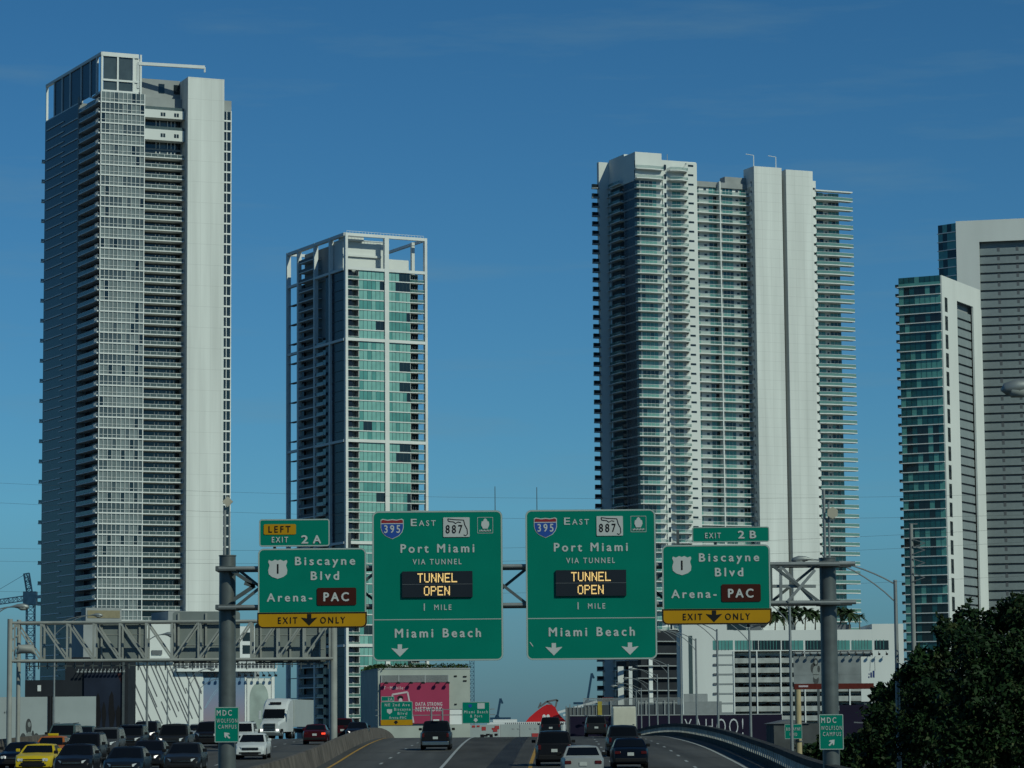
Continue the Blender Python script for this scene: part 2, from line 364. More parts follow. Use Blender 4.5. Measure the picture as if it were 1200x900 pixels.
    # upper floors: white panels with two small windows
    for px in ((128.5, 138), (151.5, 164)):
        za, zb = Z(190, px[1], 930), Z(190, px[0], 930)
        m = MB(); m.box(uc + .1, us0 - .3, -3.4, .25, za, zb, ff); o = m.build('spandrel_panel', M_white, root)
        for x in (.45, .78):
            q = lerp(uc, us0, x); m = MB(); zc = (za + zb) / 2 - .1
            for e in (-.75, .1): m.box(q + e, q + e + .65, .25, .3, zc - .6, zc + .6, ff)
            m.build('small_window', G_dark, o)
    for zz in (Z(190, 127, 930), Z(190, 150, 930)):
        m = MB(); m.box(uc + .1, us0 - .3, .0, .1, zz - .6, zz + .6, ff); m.build('parapet_rail', G_rail, root)
    # slab and slot-window column
    zslab = Z(240, 89.0, 930)
    MB().box(us0, us1, -6, 3, GZ, zslab, ff).build('white_slab', M_slab1, root)
    w = MB(); uu = us1 + .15; m2 = (uu + ue) / 2
    w.quad(ff, uu, ue, z0 + .3, z0 + FH - .3, .05); w.mat(1); w.box(m2 - .1, m2 + .1, .06, .2, z0, z0 + FH, ff); w.box(ue - .3, ue, .06, .2, z0, z0 + FH, ff); w.box(uu, ue, .06, .25, z0 - .25, z0 + .25, ff)
    rep(w.build('slot_window', [G_dark, M_wtrim], root), [FH * k for k in range(-3, n - 1)])
    # crown
    zc = Z(113, 60.5, 923)
    m = MB()
    for x in (0, 8, 16, 24, U0 + .3, LS - 11, LS - 5, LS - .7): m.box(x, x + .6, -.7, 0, zt, zc, fa)
    m.box(0, LS, -.8, .1, zc - .9, zc, fa); m.box(0, U0, -.6, -.1, zt - .1, zt + .5, fa)
    for x in (0, 5.1, 10.2, 12.6): m.box(x, x + .55, -.7, .05, zt - .02, zc - .01, ff)
    ux = u(160.5); m.box(.3, ux, -.9, .12, zc - 1.3, zc + .02, ff); m.box(.3, ux, -.6, .08, zt + 3.5, zt + 4.1, ff); m.box(.3, ux, -12, .02, zt - .05, zt + .6, ff)
    m.box(ux - .6, ux, -14, -.7, zt, zc - .02, ff)
    m.build('rooftop_frame', M_wtrim, root)
    m = MB(); m.box(8.6, LS - 5, -.5, -.3, zt + .5, zc - .9, fa); m.mat(1).box(.9, 10, -.6, -.4, zt + .6, zc - 1.3, ff); m.mat(2).box(10.4, 12.8, -.5, -.3, zt + .6, zc - 1.3, ff)
    m.build('rooftop_screen', [G_navy, G_mid, M_white], root)
    m = MB(); m.box(uc, us0, -14, -6, zt - 10, Z(190, 92, 935), ff); m.mat(1)
    for pa, pb in ((184, 191), (202, 211)): m.box(u(pa, -6), u(pb, -6), -6, -5.9, Z(190, 108, 935), Z(190, 97, 935), ff)
    m.build('penthouse', [M_grey, G_dark], root)
    a = P(162, 74.5, 928); q = P(240, 79, 932); m = MB(); m.bar(a, q, .9, 1.0); m.bar(q + Vector((0, 0, -1.6)), q, .5); m.bar(a + Vector((0, 0, -8)), a, .7)
    m.build('roof_crane', M_wtrim, root)
    # podium under the front
    m = MB(); fp = Fr(ff.p2(-1, 5), ff.p2(ue + 8, 5)); z1 = Z(160, 727, 925)
    m.box(0, fp.len, -24, 0, GZ, z1 - 3, fp); m.build('podium', M_grey, root)
    return root, ff
T1, T1F = tower_one()
# ---------------------------------------------------------------- tower inside a white frame
def tower_two():
    K = P(404.5, 500, 1087); K = (K.x, K.y); u = Vector((.889, .458)).normalized()
    ff = Fr(K, (K[0] + u.x * 33, K[1] + u.y * 33)); A = (K[0] - .458 * 54, K[1] + .889 * 54); fl = Fr(A, K)
    root = thing('framed_tower', 'narrow tower caged in a white frame with pale teal glass', 'tower', bases(ff, 15))
    uf = lambda px, v=0: ff.at(px, 420, v); ul = lambda px, v=0: fl.at(px, 420, v)
    ztop = Z(405, 272.5, 1087); FH = 3.735; zr = Z(405, 313, 1087) - .6
    nfl = int((zr + 3) / FH); zb = zr - nfl * FH
    zs = [FH * k for k in range(1, nfl)]
    uE = uf(500.5)
    x = [0, .9, uf(421), uf(450.5), uf(455.5), uf(481), uE - 1.1, uE]
    b = MB(); b.prism([fl.p2(9, -3), fl.p2(52, -3), ff.p2(x[2] - .3, -3), ff.p2(x[2] - .3, -.2), ff.p2(x[5], -.2), ff.p2(x[5], -3), ff.p2(uE - 2.2, -3), ff.p2(uE - 2.2, -40), fl.p2(9, -22)], GZ, zr); b.build('wall', M_grey, root)
    # frame
    m = MB()
    for a in (0, x[3], uE - 1.0):
        m.box(a, a + 1.0 if a != x[3] else x[4], -1.0, .55, GZ, ztop, ff)
    beams = [ztop - 1.1, zr - .2] + [zr - FH * k - .4 for k in (7, 17, 27, 37)]
    for zz in beams: m.box(1.0, uE - 1, -.8, .5, zz, zz + 1.1, ff)
    m.build('front_frame', M_wtrim, root)
    m = MB(); cols = [ul(337.5), ul(350), ul(369.5), ul(387.5)]
    for a in cols: m.box(a - .5, a + .5, -1, .6, GZ, ztop - .02, fl)
    m.box(cols[0] - .5, 54, -1, .5, ztop - 1.12, ztop - .03, fl)
    for k in (0, 7, 17, 27, 37):
        zz = zr - FH * k - .4; m.box(cols[0], cols[1], -.9, .45, zz, zz + .9, fl); m.box(cols[2], 53.5, -.9, .45, zz, zz + .9, fl)
    m.box(cols[0] - .5, cols[0] + .4, -26, -1, ztop - 1.12, ztop - .04, fl)
    m.build('side_frame', M_wtrim, root)
    # side: navy glass, deep slabs with louvers
    m = MB(); m.box(cols[0] + 4.5, cols[1], -3, -2.2, GZ, zr, fl); m.box(cols[3] + .5, 53.4, -3, -.4, GZ, zr, fl); m.box(lerp(cols[2], cols[3], .55), cols[3] - .5, -3, -.8, GZ, zr, fl)
    m.build('curtain_wall', G_navy, root)
    m = MB(); m.box(cols[0] + 1, cols[1] - .5, -2.1, .1, zb, zb + .25, fl); rep(m.build('side_balcony', M_grey, root), zs[::2])
    m = MB(); m.box(cols[1] + .5, cols[2] - .5, -2.9, .3, zb, zb + .35, fl); m.mat(1).box(cols[1] + .5, cols[2] - .5, .1, .2, zb + .35, zb + 1.4, fl); m.quad(fl, cols[1] + .5, cols[2] - .5, zb + .3, zb + FH, -2.9)
    rep(m.build('louver_balcony', [M_wtrim, M_recess], root), zs + [FH * nfl, FH * (nfl + 1), FH * (nfl + 2)])
    m = MB(); m.box(cols[2] + .5, lerp(cols[2], cols[3], .55), -2.9, .3, zb, zb + .3, fl); m.mat(1).box(cols[2] + .5, lerp(cols[2], cols[3], .55), .12, .2, zb + .3, zb + 1.3, fl); m.mat(2).quad(fl, cols[2] + .5, lerp(cols[2], cols[3], .55), zb + .3, zb + FH, -2.9)
    rep(m.build('deep_balcony', [M_wtrim, G_mid, G_dark], root), zs[:-6])
    m = MB(); m.box(cols[3] + .5, 53.4, -.4, -.2, zb, zb + .12, fl); rep(m.build('ledge', M_dgrey, root), zs)
    MB().box(cols[1], cols[3], -20, -2.5, zr - 1, ztop - 2, fl).build('side_penthouse', M_grey, root)
    # front glass
    def bay(seed, a, c, npn):
        rr = random.Random(seed); m = MB(); base = rr.choice([0, 0, 1, 1, 1]); w = (c - a) / npn; dark = rr.random() < .28; i0 = rr.randrange(npn); ln = rr.randrange(2, npn)
        for i in range(npn):
            k = base if rr.random() < .85 else 1 - base
            if dark and i0 <= i < i0 + ln: k = 2
            m.mat(k).quad(ff, a + i * w, a + (i + 1) * w, zb + .3, zb + FH, -.1)
            if i: m.mat(3).box(a + i * w - .05, a + i * w + .05, -.12, -.02, zb + .3, zb + FH, ff)
        m.mat(4).box(a, c, -.15, .12, zb - .05, zb + .32, ff); return m
    BM = [G_teal, G_tealL, G_dark, G_mid, M_wtrim]
    for (a, c, q, nm) in ((x[2], x[3], 6, 'window'), (x[4], x[5], 6, 'bay_window')):
        o = bay(q + len(nm), a, c, q).build(nm, BM, root); variants(o, root, [bay(s * 7 + len(nm), a, c, q) for s in range(1, 13)], zs, nm, BM)
    for (a, c, nm) in ((x[1], x[2], 'balcony'), (x[5], uE - 1, 'end_balcony')):
        m = MB(); m.box(a, c, -2.9, .15, zb, zb + .3, ff); m.mat(3).box(c - .12 if nm == 'balcony' else a, c if nm == 'balcony' else a + .12, -2.8, -.1, zb + .3, zb + FH, ff)
        o = m.build(nm, [M_wtrim, G_trail, G_dark, M_wtrim], root)
        r = MB(); r.box(a, c, .0, .05, zb + .3, zb + 1.25, ff); r.mat(1).box(a, c, -.03, .09, zb + 1.25, zb + 1.34, ff)
        r.build('railing', [G_trail, M_wtrim], o); rep(o, zs)
        g = MB(); g.quad(ff, a, min(c, uE - 2.3), zb + .3, zb + FH, -2.95)
        for i in range(4): q = lerp(a, c, .2 + .18 * i); g.mat(1).box(q - .06, q + .06, -2.93, -2.8, zb + .3, zb + 2.8, ff)
        rep(g.build('balcony_door' if nm == 'balcony' else 'end_door', [G_dark, M_wtrim], root), zs)
    # penthouse set back behind the crown
    m = MB(); m.box(1.2, x[4] + 1.5, -14, -4.5, zr, ztop - 1.6, ff); m.box(x[4] + 1.5, x[5] + 2, -14, -5.5, zr, zr + 5.6, ff); m.box(1.0, x[3] + .5, -4.4, -3.6, zr + 5.4, zr + 6.2, ff); m.box(x[5] + 3, x[5] + 4.2, -6, -4.8, zr, ztop - 1, ff)
    m.build('penthouse', M_white, root)
    m = MB()
    for i in range(26): q = lerp(1, uE - 1, i / 25); m.box(q, q + .08, -.7, -.6, ztop, ztop + .9, ff)
    m.box(1, uE - 1, -.72, -.6, ztop + .85, ztop + .95, ff); m.build('roof_railing', M_wtrim, root)
    m = MB(); m.box(1, 9, -8, -3, ztop - 2.2, ztop + .6, ff); m.box(uE - 1, uE, -40, -1.1, ztop - 1.1, ztop - .1, ff)
    m.build('roof_edge', M_wtrim, root)
    return root
T2 = tower_two()
# ---------------------------------------------------------------- wide tower with stacked balconies
def tower_three():
    t = math.atan(.42); K = P(747.5, 400, 1040); K = (K.x, K.y); ff = Fr(K, (K[0] + 80 * math.cos(t), K[1] + 80 * math.sin(t)))
    LS = 22; A = (K[0] - ff.n.x * LS, K[1] - ff.n.y * LS); fl = Fr(A, K)
    root = thing('balcony_tower', 'wide white tower with stacked teal balconies and twin blank white slabs', 'tower', bases(ff, 40))
    u = lambda px, v=0: ff.at(px, 420, v); ul = lambda px: fl.at(px, 420)
    FH = 3.385; zt = Z(760, 198, 1040); n = 58; z0 = zt - n * FH; zs = [FH * k for k in range(1, n + 1)]
    e = dict(a=0, b=u(778), c=u(785), d=u(806.5), e=u(819), f=u(877, -4), g=u(884), h=u(916.5), i=u(921.5), j=u(953), k=u(958), l=u(988), m=u(1000.5))
    b = MB()
    b.prism([fl.p2(0), ff.p2(0, -.01), ff.p2(e['d'], 0), ff.p2(e['d'], -4), ff.p2(e['g'], -4), ff.p2(e['g'], -1), ff.p2(e['j'], -1), ff.p2(e['k'], -1), ff.p2(e['l'], -1), ff.p2(e['l'], -24), fl.p2(0, -30)], GZ, zt - 4)
    b.build('wall', M_wtrim, root)
    z_ = lambda px, py: Z(px, py, 1045)
    m = MB(); m.box(-.3, u(778), -9, .3, zt - 4, z_(760, 181), ff); m.box(u(778), e['e'], -9, .1, zt - 4, z_(790, 188), ff); m.box(0, LS - 9.05, -12, .3, zt - 4.02, Z(720, 188, 1060), fl); m.build('roof_block', M_white, root)
    m = MB(); m.box(e['d'], e['e'] - .2, -5, 1.0, GZ, z_(810, 189.5), ff); m.build('fin_wall', M_white, root)
    for a, c, py, nm in ((e['g'], e['h'], 196.5, 'white_slab'), (e['i'], e['j'], 197.5, 'white_slab')):
        MB().box(a, c, -6, 2.2, GZ, Z((884 if a == e['g'] else 920), py, 1059), ff).build(nm, M_panel, root)
    m = MB(); m.box(e['h'] + .01, e['i'] - .01, -2, -.6, z0, z0 + .5, ff); m.mat(1).quad(ff, e['h'], e['i'], z0 + .5, z0 + FH, -.9)
    rep(m.build('stair_window', [M_grey, G_dark], root), [FH * k for k in range(-3, n)])
    # slot windows in the fin and beside the slabs
    q = lerp(e['d'], e['e'], .12); q2 = lerp(e['d'], e['e'], .62)
    m = MB(); m.box(q, q2, 1.0, 1.06, z0 + 2.0, z0 + 2.7, ff); rep(m.build('slot_window', G_dark, root), zs)
    m = MB(); m.box(e['f'] + .1, e['g'] - .1, -4, .3, z0 - .2, z0 + 1.1, ff); m.mat(1).box(e['f'] + .2, e['g'] - .1, -.4, .2, z0 + 1.1, z0 + 1.9, ff)
    rep(m.build('service_niche', [M_wtrim, M_dgrey], root), [FH * k for k in range(-2, n)])
    m = MB(); m.box(e['j'] + .02, e['k'], -1, 1.2, z0 + .9, z0 + FH, ff); m.mat(1).box(e['j'] + .05, e['k'] - .1, -1, .6, z0, z0 + .9, ff); rep(m.build('corner_niche', [M_wtrim, M_dgrey], root), zs[:-1])
    # A balconies
    def bal(name, a, c, v1, parts, curve=0, v0=0.0, rail=G_trail, nz=zs, fr=ff, extra=None, thick=.32):
        m = MB(); N = 6; fp = [fr.p2(a, v0 - .05)] + [fr.p2(lerp(a, c, i / N), v1 + curve * math.sin(math.pi * i / N)) for i in range(N + 1)] + [fr.p2(c, v0 - .05)]
        m.prism(fp, z0 - thick / 2, z0 + thick / 2); o = m.build(name, M_wtrim, root)
        r = MB()
        for i in range(N):
            p, q_ = fr.p2(lerp(a, c, i / N), v1 - .08 + curve * math.sin(math.pi * i / N)), fr.p2(lerp(a, c, (i + 1) / N), v1 - .08 + curve * math.sin(math.pi * (i + 1) / N))
            r.mat(0).face([(p.x, p.y, z0 + .2), (q_.x, q_.y, z0 + .2), (q_.x, q_.y, z0 + 1.15), (p.x, p.y, z0 + 1.15)])
            r.mat(1).bar((p.x, p.y, z0 + 1.2), (q_.x, q_.y, z0 + 1.2), .09)
        p = fr.p2(a, v1 - .06); p2 = fr.p2(a, v0); r.mat(0).face([(p.x, p.y, z0 + .2), (p2.x, p2.y, z0 + .2), (p2.x, p2.y, z0 + 1.15), (p.x, p.y, z0 + 1.15)])
        p = fr.p2(c, v1 - .06); p2 = fr.p2(c, v0); r.mat(0).face([(p.x, p.y, z0 + .2), (p2.x, p2.y, z0 + .2), (p2.x, p2.y, z0 + 1.15), (p.x, p.y, z0 + 1.15)])
        r.build('railing', [rail, M_wtrim], o, fixn=False); rep(o, nz)
        def wall(seed):
            rr = random.Random(seed); w = MB()
            for (s, t_, kind) in parts:
                s, t_ = lerp(a, c, s), lerp(a, c, t_)
                if kind == 'g':
                    k = rr.choice([0, 0, 1, 1, 2, 4]); nn = max(2, int((t_ - s) / 1.3))
                    for i in range(nn):
                        w.mat(k if rr.random() < .8 else rr.choice([0, 1, 2, 4])).quad(fr, lerp(s, t_, i / nn), lerp(s, t_, (i + 1) / nn), z0 + .2, z0 + 2.95, v0 + .06)
                        w.mat(3).box(lerp(s, t_, i / nn) - .05, lerp(s, t_, i / nn) + .05, v0 + .05, v0 + .13, z0 + .2, z0 + 2.95, fr)
                elif kind == 's': w.mat(2).box(s, t_, v0 - .02, v0 + .06, z0 + 1.5, z0 + 2.4, fr)
                elif kind == 'd': w.mat(2).quad(fr, s, t_, z0 + .2, z0 + 3.1, v0 + .07)
            return w
        WM = [G_teal, G_tealL, G_dark, M_wtrim, G_tealD]
        g = wall(3).build(name + '_window', WM, root); variants(g, root, [wall(sd) for sd in range(4, 14)], nz, name + '_window', WM)
    bal('balcony', -.6, e['b'], 2.0, [(0, .17, 'd'), (.22, .80, 'g')], curve=.5)
    m = MB(); m.box(e['b'] + .3, e['c'] - .3, .0, .5, GZ, zt - 2, ff); m.build('mid_strip', M_wtrim, root)
    m = MB(); m.box(e['b'] + .8, e['c'] - .7, .5, .56, z0 + .4, z0 + 2.2, ff); rep(m.build('strip_window', G_dark, root), zs)
    bal('curved_balcony', e['c'], e['d'] - .2, 2.4, [(.24, .72, 'g')], curve=1.0)
    m = MB(); a = e['d'] - .02; m.face([ff.pt(a - 2.6, 1.2, z0 + .2), ff.pt(a, 1.0, z0 + .2), ff.pt(a, 1.0, z0 + FH - .3)]); m.extr([(a - 2.4, z0 + .2), (a, z0 + .2), (a, z0 + FH - .4)], ff, .2, 1.4)
    rep(m.build('balcony_fin', M_white, root), zs)
    bal('double_balcony', e['e'], e['f'], -1.6, [(.02, .13, 'g'), (.22, .27, 's'), (.31, .53, 'g'), (.56, .75, 'g'), (.81, .86, 's'), (.88, .99, 'g')], v0=-4, nz=zs[:-2])
    um = lerp(e['e'], e['f'], .47); MB().box(um - .2, um + .2, -3.9, -1.5, GZ, zt - 2, ff).build('column', M_wtrim, root)
    bal('cantilever_balcony', e['k'] - .3, e['m'], 1.6, [(.04, .28, 'g'), (.33, .38, 's'), (.42, .71, 'g')], v0=-1, curve=.7, nz=zs[:-2], rail=G_orail)
    # shaded side
    w1 = fl.p2(0); fw = Fr((w1.x - ff.u.x * 4.3, w1.y - ff.u.y * 4.3), w1); MB().box(0, 4.25, -1.6, 0, GZ, Z(712, 193, 1064), fw).build('side_wing', M_white, root)
    m = MB(); m.box(3.0, 4.2, 0, 1.2, z0 - .15, z0 + .2, fw); m.mat(1).box(3.1, 4.1, 1.1, 1.2, z0 + .2, z0 + 1.2, fw); rep(m.build('wing_balcony', [M_wtrim, G_trail], root), zs[:-1])
    MB().box(.3, LS - .1, -.02, .03, GZ, zt - 4.05, fl).build('side_shade_panel', mat('side_shade_grey', (.30, .31, .32), .75, var=.08, scale=.2), root)  # thin grey panel over the white side: its shade deepened by colour
    m = MB(); m.prism([ff.p2(e['k'] - .3, -1), ff.p2(e['k'] - .3, 1.6), ff.p2(e['m'], 1.6), ff.p2(e['m'], -1)], z0 + FH * (n - 1) - .2, z0 + FH * (n - 1) + .25); m.build('roof_slab', M_wtrim, root)
    def ux(px): return ul(px)
    a, c = ux(721), ux(733)
    m = MB(); m.box(a, c, 0, 1.6, z0 - .15, z0 + .15, fl); m.mat(1).box(a, c, 1.5, 1.56, z0 + .15, z0 + 1.1, fl); m.mat(2).quad(fl, a - 1.5, c + .5, z0 + .2, z0 + 3, .05)
    rep(m.build('side_balcony', [M_wtrim, G_trail, G_dark], root), zs[:-1])
    m = MB(); m.prism([fw.p2(0, -1.5), fw.p2(-2.3, -1.5), fw.p2(-2.5, -.6), fw.p2(-.8, .5), fw.p2(0, .5)], z0 - .25, z0 + .2); m.mat(1).box(-2.3, -2.2, -1.4, -.6, z0 + .2, z0 + 1.5, fw); m.box(-2.2, -.05, -.6, -.5, z0 + .2, z0 + 1.5, fw)
    rep(m.build('corner_balcony', [M_grey, G_dark], root), zs[:-1])
    m = MB(); m.box(c + .6, LS - .4, 0, .1, z0 - .1, z0 + .1, fl); m.mat(1).quad(fl, c + .8, LS - .5, z0 + .3, z0 + 3.1, .05); rep(m.build('side_window', [M_grey, G_navy], root), zs[:-1])
    # roof furniture
    m = MB(); p = ff.p2(e['c'] + 2, -4); m.tube((p.x, p.y, zt), (p.x, p.y, z_(800, 178)), .12, n=5); m.build('roof_mast', M_grey, root)
    for px, py in ((883, 181), (909, 183)):
        p = P(px, py + 1, 1062); m = MB(); m.tube((p.x, p.y, zt), p, .16, n=5); m.tube(p, p + Vector((-2.8, 0, .5)), .13, n=5); m.build('roof_davit', M_wtrim, root)
    m = MB(); m.box(e['e'], e['f'], -5, -3.2, zt - 4, z_(850, 207), ff); m.box(lerp(e['e'], e['f'], .62), e['g'], -8, -4, zt - 3, z_(870, 199), ff); m.box(e['j'], e['k'] + 1.5, -7, -1, zt - 4, z_(955, 207), ff); m.build('penthouse', M_grey, root)
    return root, ff, fl
T3, T3F, T3L = tower_three()
# ---------------------------------------------------------------- louvred pair of wings, right
def tower_four():
    K = P(1106, 500, 1090); K = (K.x, K.y); g = Vector((.458, .889)).normalized()
    fr = Fr(K, (K[0] + g.x * 60, K[1] + g.y * 60))
    LL = 16.2; A = (K[0] - g.y * LL, K[1] + g.x * LL); fg = Fr(A, K)
    root = thing('louvred_tower', 'right edge tower with grey louvred walls and a lower teal glass wing', 'tower', bases(fr, 10))
    zlow = Z(1104, 322.5, 1090); FH = 3.45; n = int((zlow - 4) / FH); z0 = zlow - 3.4 - (n - 1) * FH; zs = [FH * k for k in range(1, n)]
    uu = lambda px, v=0: fr.at(px, 520, v)
    a1, a2, a3, a4 = uu(1110), uu(1124), uu(1143), uu(1151.5)
    b = MB(); b.prism([fg.p2(0, -.3), fg.p2(LL - .3, -.3), fr.p2(.3, -.2), fr.p2(a2, -.2), fr.p2(a2, -2), fr.p2(a4, -2), fr.p2(a4, -24), fg.p2(0, -30)], GZ, zlow - 4); b.build('wall', M_grey, root)
    # glass wing
    def band(seed):
        rr = random.Random(seed); m = MB(); N = 8; base = rr.choice([0, 0, 1, 2]); w = LL / N
        for i in range(N):
            k = base if rr.random() < .6 else rr.choice([0, 1, 2])
            m.mat(k).quad(fg, i * w, (i + 1) * w, z0 + .15, z0 + FH, 0)
            m.mat(3).box(i * w - .04, i * w + .04, -.02, .06, z0 + .2, z0 + FH, fg)
        return m
    WM = [G_tealD, G_teal, G_dark, G_dark]
    o = band(1).build('window', WM, root); s = MB(); s.box(-.6, LL, -.2, .45, z0 - .14, z0 + .18, fg); s.build('floor_edge', M_wtrim, o)
    variants(o, root, [band(k) for k in range(2, 12)], zs, 'window', WM)
    m = MB(); m.box(-1.4, -.02, -3, .1, z0, z0 + .2, fg); m.mat(1).box(-1.4, -.1, 0, .08, z0 + .2, z0 + 1.1, fg); rep(m.build('corner_balcony', [M_grey, G_dark], root), zs)
    m = MB(); m.box(0, LL - .2, -.5, .1, zlow - 3.6, zlow - 2.2, fg); m.mat(1).box(7, LL, -12, -1.5, zlow - 4, zlow - .3, fg); m.build('wing_parapet', [G_teal, M_white], root)
    # white frame of the wing
    zl2 = zlow
    m = MB(); m.box(0, a2, -.15, .5, GZ, zl2, fr); m.box(a2, a4, -.15, .5, zl2 - 7.5, zl2, fr); m.box(a3, a4 + 1, -.15, .52, GZ, zl2 - 7.5, fr); m.build('wing_frame', M_white, root)
    m = MB(); m.box(a1 - .4, a1 + 2.6, .5, .56, z0 + .6, z0 + FH * 2 - 1, fr); rep(m.build('slot_window', G_dark, root), zs[1:-2:2])
    def louv(nm, a, c, zlist, fr_, v, parts=1):
        m = MB(); m.box(a, c, v - .6, v, z0 + .6, z0 + FH - .2, fr_); m.mat(1).box(a, c, v - 1.2, v - .65, z0 - .2, z0 + .6, fr_)
        for i in range(1, parts): q = lerp(a, c, i / parts); m.mat(1).box(q - .5, q + .5, v, v + .06, z0 + 1.9, z0 + FH, fr_)
        rep(m.build(nm, [M_louv, M_dgrey], root), zlist)
    M_louv = mat('grey_louvre', (.235, .275, .28), .7, var=.08, scale=.5)
    louv('louvre_band', a2 + .02, a3 - .02, zs[:-3], fr, -.6)
    # tall rear wing
    K2 = P(1123.5, 400, 1160); K2 = (K2.x, K2.y); f2 = Fr(K2, (K2[0] + .975 * 75, K2[1] - .22 * 75))
    f3 = Fr((K2[0] - 6.2, K2[1] + 6), K2); L3 = f3.len
    zh = Z(1124, 259.5, 1160); v1 = f2.at(1150.5, 400)
    b = MB(); b.prism([f3.p2(0, -.2), f3.p2(L3 - .2, -.2), f2.p2(.3, -.2), f2.p2(v1, -.2), f2.p2(v1, -2.2), f2.p2(62, -2.2), f2.p2(62, -24), f2.p2(2, -24)], GZ, zh - 6); b.build('rear_wall', M_grey, root)
    zz = Z(1170, 282, 1155)
    m = MB(); m.box(0, v1, -.15, .5, GZ, zh, f2); m.box(v1, 62, -.15, .5, zz, zh, f2); m.box(60, 62, -.15, .5, GZ, zz, f2); m.box(1, 62, -22, -.2, zh - 6, zh - .4, f2); m.build('rear_frame', M_white, root)
    n2 = int((zz - z0) / FH)
    louv('rear_louvre_band', v1 + .02, 59.98, [FH * k for k in range(1, n2)], f2, -.5, 7)
    def band2(seed):
        rr = random.Random(seed); m = MB()
        for i in range(4): m.mat(rr.choice([0, 1, 2])).quad(f3, i * L3 / 4, (i + 1) * L3 / 4, z0 + .15, z0 + FH, 0)
        m.mat(3).box(-.3, L3, -.1, .4, z0 - .14, z0 + .16, f3); return m
    W2 = [G_tealD, G_teal, G_dark, M_wtrim]
    o = band2(5).build('rear_window', W2, root); variants(o, root, [band2(k) for k in range(6, 14)], [FH * k for k in range(n - 6, int((zh - z0) / FH))], 'rear_window', W2)
    return root
T4 = tower_four()
# ================================================================ BUILDINGS AND BOARDS NEARER THAN THE TOWERS
M_black = mat('matt_black', (.012, .012, .014), .7, var=.1)
M_steel = mat('galvanised_steel', (.23, .245, .24), .45, metal=.25, var=.15, scale=2)
M_dsteel = mat('dull_grey_steel', (.105, .118, .115), .42, metal=.3, var=.2, scale=2)
M_board = mat('printed_white_vinyl', (.36, .40, .39), .7, var=.06, scale=.4)
def front(px0, px1, py, d0, d1=None):
    a, b = P(px0, py, d0), P(px1, py, d1 or d0); return Fr((a.x, a.y), (b.x, b.y))
def pu(fr, px, py=840): return fr.at(px, py)
def pz(fr, px, py): u = fr.at(px, py); q = fr.p2(u); return Z(px, py, q.y)
def rect(m, fr, px0, py0, px1, py1, v0, v1):
    """a slab of the wall whose corners sit at the given points of the wall's plane"""
    m.box(pu(fr, px0, py1), pu(fr, px1, py1), v0, v1, pz(fr, (px0 + px1) / 2, py1), pz(fr, (px0 + px1) / 2, py0), fr); return m
def textpoly(s, bold=0.0, space=1.0):
    c = bpy.data.curves.new('t', 'FONT'); c.body = s; c.size = 1; c.offset = bold; c.space_character = space; c.resolution_u = 3
    o = bpy.data.objects.new('t', c); COL.objects.link(o); dg = bpy.context.evaluated_depsgraph_get(); me = o.evaluated_get(dg).to_mesh()
    vs_ = [tuple(v.co) for v in me.vertices]; fs = [tuple(p.vertices) for p in me.polygons]
    o.evaluated_get(dg).to_mesh_clear(); bpy.data.objects.remove(o); bpy.data.curves.remove(c)
    return vs_, fs
def text(name, s, mt, parent, fr, u, z, h, v, width=None, bold=.012, align='C', space=1.3, th=.0):
    """lettering of cap height h whose baseline starts at z, set flat on a wall frame"""
    vs_, fs = textpoly(s, min(bold, 0) , space); x0 = min(p[0] for p in vs_); x1 = max(p[0] for p in vs_); k = h / .70; kx = k if not width else width / (x1 - x0)
    w = (x1 - x0) * kx; o = u - (w / 2 if align == 'C' else 0 if align == 'L' else w)
    m = MB()
    for j, (sx_, sz_) in enumerate(((0, 0), (-1, 0), (1, 0), (0, .7), (0, -.7)) if bold > 0 else ((0, 0),)):
        b_ = len(m.v); e = bold * k * 1.15
        m.v += [tuple(fr.pt(o + (p[0] - x0) * kx + sx_ * e, v + .0012 * j, z + p[1] * k + sz_ * e)) for p in vs_]; m.f += [tuple(b_ + i for i in f) for f in fs]
    m.m = [0] * len(m.f)
    return m.build(name, mt, parent, fixn=False)
# ---------------------------------------------------------------- white hoarding with a portrait, far left
M_ink = mat('grey_print', (.07, .075, .075), .7, var=.25, scale=3); M_skin = mat('pale_grey_print', (.24, .26, .25), .7, var=.15, scale=3)
def hoarding():
    fr = front(-50, 112, 840, 420); r = thing('hoarding', 'long white hoarding printed with a grey portrait of a woman, far left behind the cars', 'hoarding', (*fr.p2(5), GZ))
    z1 = pz(fr, 60, 816.5)
    for a, c in ((-50, 56), (61.5, 112)): MB().box(pu(fr, a), pu(fr, c), -.4, 0, GZ, z1, fr).build('panel', M_board, r)
    m = MB(); u = pu(fr, 59); m.box(u - .35, u - .1, -.2, .1, GZ, z1 + .1, fr); m.box(u + .08, u + .33, -.2, .1, GZ, z1 + .1, fr); m.build('post', M_black, r)
    def el(cx, cy, rx, ry, n=16): return [(pu(fr, cx + rx * math.cos(2 * math.pi * i / n), cy + ry * math.sin(2 * math.pi * i / n)), pz(fr, cx, cy + ry * math.sin(2 * math.pi * i / n))) for i in range(n)]
    m = MB(); m.extr(el(33.6, 851.5, 3.5, 9.5), fr, 0, .02); m.extr(el(38.5, 862, 1.6, 6), fr, 0, .022); m.extr(el(27, 866, 3.4, 7), fr, 0, .015); m.extr(el(42.5, 866, 3.4, 7), fr, 0, .015)
    m.mat(1).extr(el(34.4, 849, 1.8, 3.2), fr, .02, .03); m.extr(el(34, 871, 5.2, 13.5), fr, .02, .035); m.build('portrait', [M_ink, M_skin], r)
    text('lettering', 'ell', M_ink, r, fr, pu(fr, 7), pz(fr, 7, 836), .35, .02)
hoarding()
